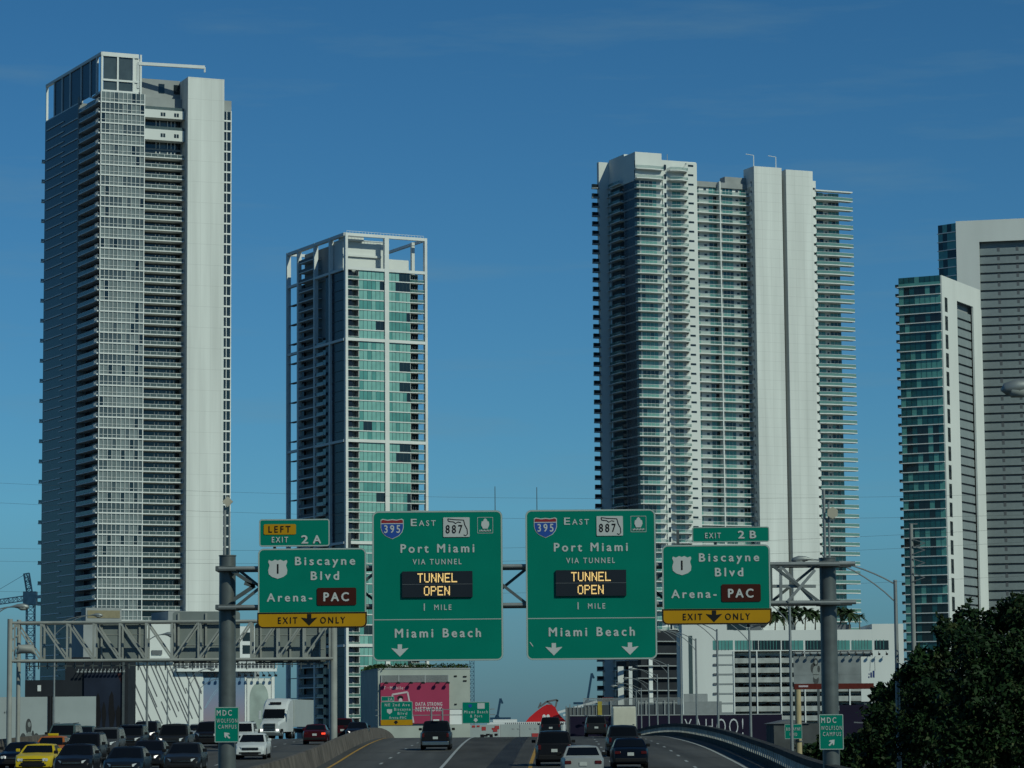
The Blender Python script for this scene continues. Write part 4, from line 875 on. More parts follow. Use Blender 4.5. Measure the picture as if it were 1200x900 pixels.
for i in range(13): m = MB(); q = lerp(pu(fr, 933), pu(fr, 1040), i / 12); m.bar(fr.pt(q, -.1, z(980, 764)), fr.pt(q, 1.4, z(980, 766.5)), .12); m.box(q - .25, q + .25, 1.2, 1.7, z(980, 768.3), z(980, 766), fr); m.build('board_lamp', M_black, r)
m = MB(); rect(m, fr, 930, 763.5, 1022, 766, -.6, -.1); m.build('light_rail', M_grey, r)
m = MB()
for px in (960, 1015, 1050): q = pu(fr, px); m.box(q - .3, q + .3, -1, -.4, GZ, z(px, 780), fr)
m.build('support', M_dsteel, r)
fr = front(931, 1024, 805, 640); r = thing('red_awning', 'long red awning on posts just below the grey billboard', 'awning', (*fr.p2(8), GZ))
m = MB(); m.extr([(0, pz(fr, 975, 807.5)), (fr.len, pz(fr, 975, 807.5)), (fr.len, pz(fr, 975, 801)), (0, pz(fr, 975, 801))], fr, -3, 0); m.build('canopy', mat('red_fabric', (.10, .017, .012), .7, var=.15), r)
m = MB(); rect(m, fr, 936, 803.2, 947, 805.2, 0, .05); m.build('pale_patch', M_wp, r)
for q in (.2, fr.len * .5, fr.len - .2): m = MB(); m.box(q - .12, q + .12, -.5, -.3, GZ, pz(fr, 975, 807.5), fr); m.build('post', M_dsteel, r)
# low grey structures behind the parapet
fr = front(907, 975, 860, 330); r = thing('grey_shed', 'low grey shed beyond the parapet, behind the small green street sign', 'shed', (*fr.p2(3), GZ))
m = MB(); m.box(0, fr.len, -10, 0, GZ, pz(fr, 940, 848), fr); m.build('wall', mat('weathered_grey', (.075, .08, .08), .9, var=.25, scale=.5), r)
m = MB(); m.extr([(-.3, pz(fr, 940, 848)), (fr.len * .62, pz(fr, 940, 848)), (fr.len * .3, pz(fr, 940, 843))], fr, -10, .2); m.build('roof', M_dgrey, r)
fr = front(984, 1030, 830, 420); r = thing('dark_banner_wall', 'dark navy wall between the right gantry pole and the trees', 'wall', (*fr.p2(3), GZ))
m = MB(); m.box(0, fr.len + 6, -.6, 0, GZ, pz(fr, 1000, 826), fr); m.build('panel', M_purple, r)
# dark lower storeys of the balcony tower
ff = T3F; m = MB(); zt3 = Z(770, 738, 1040); a0 = ff.at(752, 800, 3); a1 = ff.at(800, 800, 3); m.box(a0, a1, .2, 2.6, GZ, zt3, ff); m.build('dark_base', M_navyb, T3)
for px in (727.5, 739): m = MB(); q = T3L.at(px, 800, 5.5); c = T3L.p2(q, 5.5); m.box(c.x - (1.0 if px < 730 else .6), c.x + (1.0 if px < 730 else .6), c.y - .8, c.y + .8, GZ, Z(px, 781, c.y)); m.build('base_column', M_wtrim, T3)
m = MB()
for px in (762.5,): q = ff.at(px, 800, 3); m.box(q - .7, q + .7, 2.6, 3.3, GZ, zt3 - 4, ff)
m.build('base_column', M_wtrim, T3)
for k in range(6): m = MB(); m.box(a0 - 2, a1, 2.6, 4.2, lerp(8, zt3, k / 6), lerp(8, zt3, k / 6) + .35, ff); m.build('base_slab', M_grey, T3)
# ================================================================ GANTRIES AND SIGNS
M_sgreen = mat('sign_green', (.0, .172, .118), .5, var=.05, scale=.8, spec=.08); M_swhite = mat('sign_white', (.46, .48, .47), .5, var=.05, spec=.2)
M_sborder = mat('sign_border', (.34, .40, .38), .5, var=.05)
M_syel = mat('sign_yellow', (.42, .22, .008), .5, var=.06, spec=.1); M_sblk = mat('sign_black', (.012, .012, .013), .5, var=.05); M_sbrown = mat('sign_brown', (.05, .012, .008), .5, var=.08, spec=.1)
M_sblue = mat('shield_blue', (.02, .07, .30), .5, var=.05); M_sred2 = mat('shield_red', (.24, .025, .03), .5, var=.05)
M_led = mat('amber_led', (.9, .6, .2), .5, var=0, emit=.75, ecol=(1, .66, .26)); M_screenb = mat('display_black', (.010, .011, .014), .35, var=.1)
GD = 105.0
gl, gr = P(266.5, 700, GD), P(970.5, 700, GD); GF = Fr((gl.x, gl.y), (gr.x, gr.y))
gan = thing('sign_gantry', 'grey tubular truss gantry on two thick poles carrying the four big green signs', 'gantry', (gl.x, gl.y, zr(GD)))
def gz(py, px=618, v=0): return Z(px, py, GD - v)
ul_, ur_ = 0, GF.len
for px, u, py in ((266, ul_, 652), (970, ur_, 655)):
    zt = Z(px, py, GD); base = zr(GD) if px < 500 else GZ
    m = MB(); m.tube(GF.pt(u, 0, base), GF.pt(u, 0, zt), .31, .29, 28); m.tube(GF.pt(u, 0, base), GF.pt(u, 0, base + .12), .5, .5, 20); m.tube(GF.pt(u, 0, zt), GF.pt(u, 0, zt + .04), .31, .31, 24); m.build('pole', M_dsteel, gan, smooth=40)
zt_, zb_ = gz(664.5), gz(709.5)
FV, BV = .62, -.62
for v in (FV, BV):
    for zz in (zt_, zb_):
        m = MB(); m.tube(GF.pt(-.25, v, zz), GF.pt(ur_ + .9, v, zz), .075, .075, 12); m.build('chord', M_steel, gan, smooth=40)
nb = 12
for face, (v0, v1) in enumerate(((FV, FV), (BV, BV))):
    for i in range(nb):
        a, b = lerp(.35, ur_ - .35, i / nb), lerp(.35, ur_ - .35, (i + 1) / nb); up = (i + face) % 2
        m = MB(); m.bar(GF.pt(a, v0, zt_ if up else zb_), GF.pt(b, v0, zb_ if up else zt_), .1); m.build('brace', M_dsteel, gan)
for i in range(nb + 1):
    a = lerp(.35, ur_ - .35, i / nb)
    m = MB(); m.bar(GF.pt(a, BV, zt_), GF.pt(a, FV, zt_), .08); m.bar(GF.pt(a, BV, zb_), GF.pt(a, FV, zb_), .08)
    if i % 3 == 2: m.bar(GF.pt(a, FV, zb_), GF.pt(a, FV, zt_), .09)
    if i < nb: b = lerp(.35, ur_ - .35, (i + 1) / nb); m.bar(GF.pt(a, FV if i % 2 else BV, zb_ + .02), GF.pt(b, BV if i % 2 else FV, zb_ + .02), .07)
    m.build('cross_tie', M_dsteel, gan)
ua = GF.at(902, 700, FV)
for (px0, py0, px1, py1, v, w) in ((905, 687, 956, 687, .5, .11), (916, 664, 953, 705, .55, .09), (955, 668, 923, 705, .68, .1), (915, 664, 915, 707, .6, .1)):
    m = MB(); m.bar(GF.pt(GF.at(px0, py0, v), v, Z(px0, py0, GD - v)), GF.pt(GF.at(px1, py1, v), v, Z(px1, py1, GD - v)), w); m.build('bracket', M_steel, gan)
for (px0, py0, px1, py1) in ((274, 670, 300, 687), (300, 687, 276, 703), (288, 684, 300, 688)):
    m = MB(); m.bar(GF.pt(GF.at(px0, py0), .5, Z(px0, py0, GD)), GF.pt(GF.at(px1, py1), .5, Z(px1, py1, GD)), .13); m.build('bracket', M_dsteel, gan)
for u in (ul_, ur_):
    for zz in (zt_, zb_): m = MB(); m.box(u - .36, u + .36, -.7, .68, zz - .09, zz + .09, GF); m.build('saddle', M_dsteel, gan, bevel=.02)
for px, py in ((580, 570), (629, 571)): m = MB(); p = P(px, py, GD + .6); m.tube((p.x, p.y, zt_), p, .022, .012, 6); m.build('antenna', M_dsteel, gan)
for px, py, pyb in ((265.5, 583, 652), (969, 572, 655)):
    m = MB(); p = P(px, py, GD); q = P(px - 2.2, pyb, GD); m.tube((q.x, q.y, Z(px, pyb, GD) - .1), (q.x, q.y, p.z - .35 + (.3 if px > 500 else 0)), .05, .05, 8)
    m.tube((q.x + .16, q.y, Z(px, pyb, GD) - .1), (q.x + .16, q.y, p.z - .5), .035, .035, 8); m.build('sensor_mast', M_steel, gan)
    m = MB(); c = P(px + (1.5 if px < 500 else 6.5), 588 if px < 500 else 601, GD - .1); k = .19; pts = [(c.x + k * math.cos(a), c.z + k * math.sin(a)) for a in (0, math.pi / 2, math.pi, 3 * math.pi / 2)] if px < 500 else [(c.x + k * 1.1 * math.cos(a + .5), c.z + k * 1.1 * math.sin(a + .5)) for a in [i * math.pi / 3 for i in range(6)]]
    f2 = Fr((0, c.y), (1, c.y)); m.extr(pts, f2, 0, .06); m.build('radar_panel', mat('cream_plastic', (.42, .39, .31), .5), gan)
# ---------------------------------------------------------------- sign panels
SV = .82                                                      # sign face ahead of the truss axis
def rrect(u0, u1, z0, z1, r, n=6, corners=(1, 1, 1, 1)):
    pts = []
    for (cx, cz, a0), on in zip(((u1 - r, z0 + r, -90), (u1 - r, z1 - r, 0), (u0 + r, z1 - r, 90), (u0 + r, z0 + r, 180)), corners):
        if on: pts += [(cx + r * math.cos(rad(a0 + 90 * i / n)), cz + r * math.sin(rad(a0 + 90 * i / n))) for i in range(n + 1)]
        else:
            k = {-90: (u1, z0), 0: (u1, z1), 90: (u0, z1), 180: (u0, z0)}[a0]; pts.append(k)
    return pts
def ring(m, fr, o, i, v):
    n = len(o)
    for k in range(n): l = (k + 1) % n; m.face([fr.pt(o[k][0], v, o[k][1]), fr.pt(o[l][0], v, o[l][1]), fr.pt(i[l][0], v, i[l][1]), fr.pt(i[k][0], v, i[k][1])])
class Sign:
    def __init__(s, fr, name, label, px0, py0, px1, py1, v, group=None, d=GD):
        s.fr, s.v, s.d = fr, v, d; s.px = (px0, px1); s.py = (py0, py1)
        s.u0, s.u1 = fr.at(px0, (py0 + py1) / 2, v), fr.at(px1, (py0 + py1) / 2, v)
        s.z0, s.z1 = s.Z(py1), s.Z(py0); q = fr.p2((s.u0 + s.u1) / 2, v)
        s.r = thing(name, label, 'road sign', (q.x, q.y, s.z0), group=group)
    def Z(s, py): return Z((s.px[0] + s.px[1]) / 2, py, s.fr.p2(0, s.v).y)
    def U(s, px): return lerp(s.u0, s.u1, (px - s.px[0]) / (s.px[1] - s.px[0]))
    def plate(s, name, px0, py0, px1, py1, r, mt, bmt=None, bw=.05, corners=(1, 1, 1, 1), dv=0, th=.07, parent=None):
        u0, u1, z0, z1 = s.U(px0), s.U(px1), s.Z(py1), s.Z(py0); m = MB(); v = s.v + dv; m.extr(rrect(u0, u1, z0, z1, r, corners=corners), s.fr, v - th, v); o = m.build(name, mt, parent or s.r)
        if bmt:
            m = MB(); ring(m, s.fr, rrect(u0 + .004, u1 - .004, z0 + .004, z1 - .004, r, corners=corners), rrect(u0 + bw, u1 - bw, z0 + bw, z1 - bw, max(r - bw, .01), corners=corners), v + .006); m.build('border', bmt, o, fixn=False)
        return o
    def txt(s, t, px0, px1, pytop, pybase, mt=M_swhite, parent=None, dv=.012, bold=.014, align=None):
        return text('lettering', t, mt, parent or s.r, s.fr, (s.U(px0) + s.U(px1)) / 2, s.Z(pybase), s.Z(pytop) - s.Z(pybase), s.v + dv, width=s.U(px1) - s.U(px0), bold=bold, space=1.42)
    def poly(s, name, pts, mt, dv=.012, parent=None):
        m = MB(); m.extr([(s.U(a), s.Z(b)) for a, b in pts], s.fr, s.v + dv - .008, s.v + dv); return m.build(name, mt, parent or s.r)
    def arrow(s, cx, cy, w, h, mt, parent=None, dv=.012):
        p = [(-.10, -.5), (.10, -.5), (.10, -.06), (.5, -.14), (0, .5), (-.5, -.14), (-.10, -.06)]
        p = [(-.13, -.5), (.13, -.5), (.13, -.12), (.5, -.2), (.5, -.17), (0, .5), (-.5, -.17), (-.5, -.2), (-.13, -.12)]
        return s.poly('down_arrow', [(cx + a * w, cy + b * h) for a, b in p], mt, dv, parent)
    def arrow_rot(s, cx, cy, L_, ang, mt):
        p = [(-.1, -.5), (.1, -.5), (.1, .02), (.36, -.16), (.36, .06), (0, .5), (-.36, .06), (-.36, -.16), (-.1, .02)]; c, n = math.cos(ang), math.sin(ang)
        return s.poly('direction_arrow', [(cx + (a * c + b * n) * L_, cy - (-a * n + b * c) * L_) for a, b in p], mt)
FONT = {'T': '11111 00100 00100 00100 00100 00100 00100', 'U': '10001 10001 10001 10001 10001 10001 01110', 'N': '10001 11001 11001 10101 10011 10011 10001', 'E': '11111 10000 10000 11110 10000 10000 11111', 'L': '10000 10000 10000 10000 10000 10000 11111', 'O': '01110 10001 10001 10001 10001 10001 01110', 'P': '11110 10001 10001 11110 10000 10000 10000'}
def dots(s, t, px0, px1, py0, py1, parent):
    m = MB(); n = len(t); cw = (px1 - px0) / (n * 6 - 1); ch = (py1 - py0) / 7
    for i, c in enumerate(t):
        for r_, row in enumerate(FONT[c].split()):
            for k, b in enumerate(row):
                if b == '1':
                    a = px0 + (i * 6 + k) * cw; y = py0 + r_ * ch; m.box(s.U(a + cw * .08), s.U(a + cw * .92), s.v + .085, s.v + .095, s.Z(y + ch * .94), s.Z(y + ch * .06), s.fr)
    return m.build('led_lettering', M_led, parent)
def interstate(s, x, y, k):
    """x,y: centre of the shield's top edge; k: px per unit"""
    w, h = 13.8 * k, 22.5 * k
    out = [(-.5, .06), (-.42, .0), (-.2, .05), (0, .02), (.2, .05), (.42, .0), (.5, .06), (.5, .45), (.44, .66), (.3, .84), (0, 1), (-.3, .84), (-.44, .66), (-.5, .45)]
    W_, H_ = 27 * k, 24 * k
    o = s.poly('route_shield', [(x + a * W_, y + b * H_) for a, b in out], M_swhite, .014)
    s.poly('shield_field', [(x + a * W_ * .94, y + .03 * H_ + b * H_ * .94) for a, b in [(-.5, .24), (.5, .24), (.5, .45), (.44, .66), (.3, .84), (0, 1), (-.3, .84), (-.44, .66), (-.5, .45)]], M_sblue, .02, o)
    s.poly('shield_crown', [(x + a * W_ * .94, y + .03 * H_ + b * H_ * .9) for a, b in [(-.5, .06), (-.42, .02), (-.2, .07), (0, .04), (.2, .07), (.42, .02), (.5, .06), (.5, .2), (-.5, .2)]], M_sred2, .02, o)
    s.txt('395', x - 9.2 * k, x + 9.2 * k, y + 7.5 * k, y + 16.5 * k, M_swhite, o, .026, .02)
def big(px0, py0, dx, arrows, label):
    s = Sign(GF, 'guide_sign', label, px0, py0, px0 + 153, py0 + 176, SV, 'paired tunnel guide signs')
    X = lambda x: px0 + x; Y = lambda y: py0 + y
    s.plate('panel', X(0), Y(0), X(153), Y(176), .22, M_sgreen, M_sborder, .055)
    interstate(s, X(23.5), Y(9), 1.0)
    s.txt('E', X(45.5), X(52.3), Y(9.3), Y(17.6)); s.txt('AST', X(55), X(74.5), Y(11.2), Y(17.6))
    o = s.plate('state_route_plate', X(83.5), Y(8), X(114.5), Y(31), .03, M_swhite, dv=.03, th=.03)
    s.txt('887', X(86.5), X(106), Y(16.8), Y(26.5), M_sblk, o, .04, .01)
    pts = [(89, 9.6), (89.5, 12.3), (92, 13), (95.5, 13.2), (98, 15.2), (101, 13.4), (104.5, 14.2)]; pts2 = [(89, 9.6), (96.5, 10.6), (107.5, 11.2), (109, 17), (111.6, 22), (112, 27.5), (110, 29.6), (107.5, 28.5)]
    m = MB()
    for q in (pts, pts2):
        for a, b in zip(q, q[1:]): m.bar(s.fr.pt(s.U(X(a[0])), s.v + .035, s.Z(Y(a[1]))), s.fr.pt(s.U(X(b[0])), s.v + .035, s.Z(Y(b[1]))), .012, .026)
    m.build('state_outline', M_sblk, o)
    # ship pictogram
    m = MB(); ring(m, s.fr, rrect(s.U(X(123.5)), s.U(X(142)), s.Z(Y(27)), s.Z(Y(8)), .02, 2), rrect(s.U(X(124.1)), s.U(X(141.4)), s.Z(Y(26.4)), s.Z(Y(8.6)), .02, 2), s.v + .012); pic = m.build('port_pictogram', M_sborder, s.r, fixn=False)
    s.poly('ship_symbol', [(X(a), Y(b)) for a, b in ((128.6, 13.3), (130.4, 12.6), (131, 10.8), (132.2, 9.6), (133.4, 9.6), (134.6, 10.8), (135.2, 12.6), (137, 13.3), (137.6, 17), (135.6, 21.5), (130, 21.5), (128, 17))], M_swhite, .02, pic)
    m = MB()
    for i in range(8): a = X(126 + i * 1.75); m.box(s.U(a), s.U(a + 1.1), s.v + .006, s.v + .02, s.Z(Y(24.6 if i % 2 else 25)), s.Z(Y(22.6 if i % 2 else 23)), s.fr)
    m.build('wave_symbol', M_swhite, pic)
    s.txt('Port Miami', X(33.5), X(119.5), Y(39), Y(48.8), bold=.026)
    s.txt('VIA TUNNEL', X(47.5), X(104.5), Y(56.5), Y(62.8))
    dsp = s.plate('message_display', X(35), Y(71), X(117.5), Y(101.5), .02, M_screenb, dv=.08, th=.08); m = MB(); m.box(s.U(X(35)), s.U(X(117.5)), s.v + .08, s.v + .084, s.Z(Y(86.4)), s.Z(Y(86)), s.fr); m.build('display_seam', M_dgrey, dsp)
    dots(s, 'TUNNEL', X(53), X(99.5), Y(73.3), Y(84.2), dsp); dots(s, 'OPEN', X(60.5), X(91), Y(88.5), Y(99.4), dsp)
    s.txt('1', X(60.2), X(61.4), Y(108.5), Y(117), bold=.004); s.txt('MILE', X(72.5), X(92.5), Y(110), Y(116.2))
    m = MB(); m.box(s.u0 + .05, s.u1 - .05, s.v, s.v + .006, s.Z(Y(127.8)), s.Z(Y(126.8)), s.fr); m.build('divider_line', M_sborder, s.r)
    s.txt('Miami Beach', X(26.5), X(126.5), Y(138), Y(148.2), bold=.026)
    for a in arrows: s.arrow(X(a), Y(163.5), 19.5, 14.5, M_swhite)
    m = MB()
    for a in (20, 56, 97, 133): m.box(s.U(X(a)) - .05, s.U(X(a)) + .05, .68, SV - .072, s.Z(Y(174)), s.Z(Y(2)), GF)
    m.build('stiffener', M_dsteel, s.r)
    return s
big(436.3, 598.5, 0, [32], 'left of the two big tunnel guide signs, one white arrow at its bottom')
s2 = big(616.3, 597.0, 0, [32, 121], 'right of the two big tunnel guide signs, two white arrows at its bottom')
m = MB(); m.bar(GF.pt(s2.U(620.5), SV + .008, s2.Z(752)), GF.pt(s2.U(624), SV + .008, s2.Z(757)), .01, .03); m.build('scratch', M_swhite, s2.r)
def exitsign(px0, py0, tab, label):
    s = Sign(GF, 'exit_sign', label, px0, py0, px0 + 128.5, py0 + 93.5, SV, 'exit only signs for the boulevard')
    X = lambda x: px0 + x; Y = lambda y: py0 + y
    s.plate('panel', X(.8), Y(0), X(127.7), Y(80), .2, M_sgreen, M_sborder, .05, corners=(0, 1, 1, 0))
    yl = s.plate('exit_only_strip', X(0), Y(75), X(128.5), Y(93.5), .2, M_syel, M_sblk, .05, corners=(1, 0, 0, 1), dv=.02)
    sh = [(-.46, .02), (-.3, .08), (-.14, .0), (0, .05), (.14, 0), (.3, .08), (.46, .02), (.5, .12), (.43, .3), (.5, .55), (.47, .76), (.3, .9), (0, 1), (-.3, .9), (-.47, .76), (-.5, .55), (-.43, .3), (-.5, .12)]
    o = s.poly('route_shield', [(X(24) + a * 22.5, Y(13) + b * 22.5) for a, b in sh], M_swhite, .014)
    s.txt('1', X(23.2), X(24.9), Y(18), Y(29.2), M_sblk, o, .022, .006)
    s.txt('Biscayne', X(44.5), X(114.5), Y(10), Y(19.5), bold=.026); s.txt('Blvd', X(63), X(95.5), Y(27.2), Y(37), bold=.026); s.txt('Arena-', X(11.5), X(64), Y(52.5), Y(62), bold=.026)
    b = s.plate('brown_plaque', X(70), Y(46.5), X(116), Y(67), .06, M_sbrown, dv=.03, th=.03); s.txt('PAC', X(78), X(107), Y(52), Y(62), M_swhite, b, .042, .03)
    s.txt('EXIT', X(24.5), X(47), Y(80.5), Y(88), M_sblk, yl, .032, .012); s.txt('ONLY', X(74), X(103), Y(80.5), Y(88), M_sblk, yl, .032, .012); s.arrow(X(61), Y(83.8), 18.5, 13.5, M_sblk, yl, .034)
    m = MB()
    for a in (20, 64, 108): m.box(s.U(X(a)) - .05, s.U(X(a)) + .05, .68, SV - .072, s.Z(Y(92)), s.Z(Y(-18)), GF)
    m.build('stiffener', M_dsteel, s.r)
    if tab == 'A':
        t = s.plate('exit_tab', 303.5, 608, 386.5, 640.3, .1, M_sgreen, M_sborder, .045, dv=-.01)
        y_ = s.plate('left_plaque', 309, 614, 346.8, 626.2, .05, M_syel, dv=.012, th=.02, parent=t); s.txt('LEFT', 314.8, 340.5, 616, 623.6, M_sblk, y_, .022, .012)
        s.txt('EXIT', 318.5, 337.5, 628.8, 635.3, parent=t); s.txt('2', 353.3, 360.8, 627.3, 636.6, parent=t, bold=.03); s.txt('A', 367, 376, 627.3, 636.6, parent=t, bold=.03)
    else:
        t = s.plate('exit_tab', 812, 617.5, 902.5, 635.3, .08, M_sgreen, M_sborder, .03, dv=-.01)
        s.txt('EXIT', 827.2, 845.5, 624.3, 630.6, parent=t); s.txt('2', 866, 873, 622.3, 631, parent=t, bold=.03); s.txt('B', 879.8, 886.8, 622.3, 631, parent=t, bold=.03)
exitsign(301.5, 642.5, 'A', 'left exit sign with a yellow left plaque, beside the left gantry pole')
exitsign(775.3, 638.3, 'B', 'right exit sign under a plain green tab, nearest the right gantry pole')
def campus(px0, py0, ang, label):
    s = Sign(GF, 'campus_sign', label, px0, py0, px0 + 28.5, py0 + 41.5, .36, 'small campus signs on the gantry poles')
    X = lambda x: px0 + x; Y = lambda y: py0 + y
    s.plate('panel', X(0), Y(0), X(28.5), Y(41.5), .03, M_sgreen, M_sborder, .03, th=.02)
    s.txt('MDC', X(2.5), X(20), Y(3.6), Y(10), bold=.02); s.txt('WOLFSON', X(2.2), X(26.6), Y(13.6), Y(18.4), bold=.002); s.txt('CAMPUS', X(4.2), X(25.5), Y(20.8), Y(25.4), bold=.004)
    s.arrow_rot(X(14.5), Y(33.2), 9.5, ang, M_swhite)
    m = MB(); m.box((s.u0 + s.u1) / 2 - .32, (s.u0 + s.u1) / 2 + .32, .30, .335, s.Z(Y(12)), s.Z(Y(9)), GF); m.box((s.u0 + s.u1) / 2 - .32, (s.u0 + s.u1) / 2 + .32, .30, .335, s.Z(Y(33)), s.Z(Y(30)), GF); m.build('clamp', M_dsteel, s.r)
campus(251.5, 828.5, -.75, 'small green campus sign on the left gantry pole, arrow up to the left')
campus(960, 837, .75, 'small green campus sign on the right gantry pole, arrow up to the right')
# ---------------------------------------------------------------- gantry over the opposite roadway
D2 = 192.0; a, b = P(14, 745, D2), P(391, 745, D2); F2 = Fr((a.x, a.y), (b.x, b.y))
g2 = thing('box_truss_gantry', 'pale box truss gantry over the traffic jam, seen from behind its signs', 'gantry', (a.x, a.y, zr(D2)))
M_alu = mat('weathered_aluminium', (.30, .31, .285), .6, metal=.1, var=.15, scale=1)
t1, b1 = Z(200, 729, D2), Z(200, 773.5, D2); Lg = F2.len
for v in (.75, -.75):
    for zz in (t1, b1): m = MB(); m.tube(F2.pt(0, v, zz), F2.pt(Lg, v, zz), .095, .095, 8); m.build('chord', M_alu, g2, smooth=40)
nb = 12
for i in range(nb + 1):
    u = lerp(.3, Lg - .2, i / nb)
    for v in (.75, -.75): m = MB(); m.bar(F2.pt(u, v, b1), F2.pt(u, v, t1), .12); m.build('strut', M_alu, g2)
    if i < nb:
        w = lerp(.3, Lg - .2, (i + 1) / nb); dn = i < nb / 2
        for v in (.75, -.75): m = MB(); m.bar(F2.pt(u, v, t1 if dn else b1), F2.pt(w, v, b1 if dn else t1), .10); m.build('brace', M_alu, g2)
        m = MB(); m.bar(F2.pt(u, -.75, t1), F2.pt(w, .75, t1), .07); m.bar(F2.pt(u, .75, b1), F2.pt(w, -.75, b1), .07); m.build('cross_tie', M_dsteel, g2)
for u, v, r_ in ((.0, .75, .17), (.32, -.75, .14), (Lg, .3, .24)):
    m = MB(); m.tube(F2.pt(u, v, zr(D2) - .2), F2.pt(u, v, t1 + .25), r_, r_, 12); m.build('post', M_alu, g2, smooth=40)
m = MB()
for i in range(4): zz = lerp(b1 + .3, t1, i / 3); m.bar(F2.pt(0, .75, zz - .5), F2.pt(.32, -.75, zz), .08)
m.build('post_lacing', M_alu, g2)
m = MB(); m.box(.9, Lg - .3, -.95, -.82, b1 - .34, b1 - .28, F2)
for i in range(34): u = lerp(1, Lg - .4, i / 33); m.box(u - .03, u + .03, -1.0, -.8, b1 - .5 if i % 3 else b1 - .62, b1, F2)
m.build('sign_light_rail', M_dsteel, g2)
m = MB(); q = P(33, 765, D2); m.path([(q.x - .6, q.y - .9, q.z - .1), (q.x - .4, q.y - .9, q.z + .22), (q.x + .4, q.y - .9, q.z + .22), (q.x + .6, q.y - .9, q.z - .1)], [.05, .3, .3, .05], 8); m.build('camera_housing', M_alu, g2, smooth=50)
M_back = mat('sign_back_aluminium', (.20, .225, .215), .6, metal=.1, var=.1, scale=.8)
def signback(px0, py0, px1, py1, label):
    u0, u1 = F2.at(px0, 750, -.95), F2.at(px1, 750, -.95); q = F2.p2((u0 + u1) / 2, -.95); dd = q.y
    r = thing('reversed_sign', label, 'road sign', (q.x, q.y, Z(px0, py1, dd)), group='backs of signs on the box truss gantry')
    z0, z1 = Z((px0 + px1) / 2, py1, dd), Z((px0 + px1) / 2, py0, dd)
    m = MB(); m.extr(rrect(u0, u1, z0, z1, .2), F2, -1.1, -1.02); m.build('panel', M_back, r)
    n = max(3, int((u1 - u0) / 1.4)); m = MB()
    for i in range(n): u = lerp(u0 + .4, u1 - .4, i / (n - 1)); m.box(u - .06, u + .06, -1.02, -.9, z0 + .1, z1 - .1, F2)
    for k in range(2): zz = lerp(z0, z1, .35 + .35 * k); m.box(u0 + .1, u1 - .1, -1.018, -.99, zz - .02, zz + .02, F2)
    m.build('stiffener', M_alu, r)
signback(112, 730, 171, 775, 'narrow grey sign back in the middle of the box truss gantry')
signback(202, 716.5, 281, 777, 'tall grey sign back rising above the box truss, behind the left gantry pole')
signback(298.5, 730, 382, 777, 'wide grey sign back at the right end of the box truss gantry')
# ---------------------------------------------------------------- distant overhead signs beyond the crest
D3 = 352.0; a, b = P(440, 831, D3), P(580, 831, D3); F3 = Fr((a.x, a.y), (b.x, b.y))
g3 = thing('far_gantry', 'thin distant gantry with lamp poles in front of the pink billboard', 'gantry', (*F3.p2(6), zr(D3)))
for zz in (831.5, 838): m = MB(); z_ = Z(510, zz, D3); m.bar(F3.pt(0, 0, z_), F3.pt(F3.len, 0, z_), .09); m.build('chord', M_steel, g3)
for px, py in ((505.5, 829), (518.5, 830)): m = MB(); u = F3.at(px, 840); m.tube(F3.pt(u, .1, zr(D3)), F3.pt(u, .1, Z(px, py, D3)), .11, .1, 8); m.build('post', M_steel, g3)
def farsign(px0, py0, px1, py1, label):
    s = Sign(F3, 'distant_sign', label, px0, py0, px1, py1, .3, 'distant overhead signs'); s.plate('panel', px0, py0, px1, py1, .15, M_sgreen, M_sborder, .06); return s
s = farsign(446.3, 822, 483.5, 850, 'distant green overhead sign with a yellow bottom strip, over the pink billboard')
s.plate('exit_tab', 446.8, 816, 462, 821.6, .06, M_sgreen, M_sborder, .05); s.txt('2A', 454.5, 460, 817.5, 820.6)
y_ = s.plate('exit_only_strip', 446.3, 843.5, 483.5, 850, .1, M_syel, dv=.03); s.poly('down_arrow', [(463, 844.5), (465, 844.5), (466.5, 846.5), (464, 849), (461.5, 846.5)], M_sblk, .045, y_)
s.txt('NE 2nd Ave', 451, 480, 824.3, 827.6); s.txt('Biscayne', 462, 481, 829.5, 832.8); s.txt('Blvd', 466, 477, 834.5, 837.6); s.txt('Arena-PAC', 456, 476, 839.4, 842.4); s.poly('route_shield', [(453.5, 831), (459.5, 831), (459.5, 834.5), (456.5, 837), (453.5, 834.5)], M_swhite, .02)
s = farsign(541.5, 822.5, 574, 848, 'distant green overhead sign with a white route plate, above the patterned hoarding')
s.plate('state_route_plate', 559.5, 824, 568, 830.5, .03, M_swhite, dv=.02, th=.03); s.txt('Miami Beach', 544, 571.5, 832.5, 835.8); s.txt('& Port', 551, 565, 837.5, 840.6); s.poly('down_arrow', [(556.5, 841.5), (558.3, 841.5), (560, 844), (557.4, 846.5), (554.8, 844)], M_swhite, .02); s.poly('route_shield', [(549, 825.5), (553, 825.5), (553, 828), (551, 829.5), (549, 828)], M_sblue, .02)
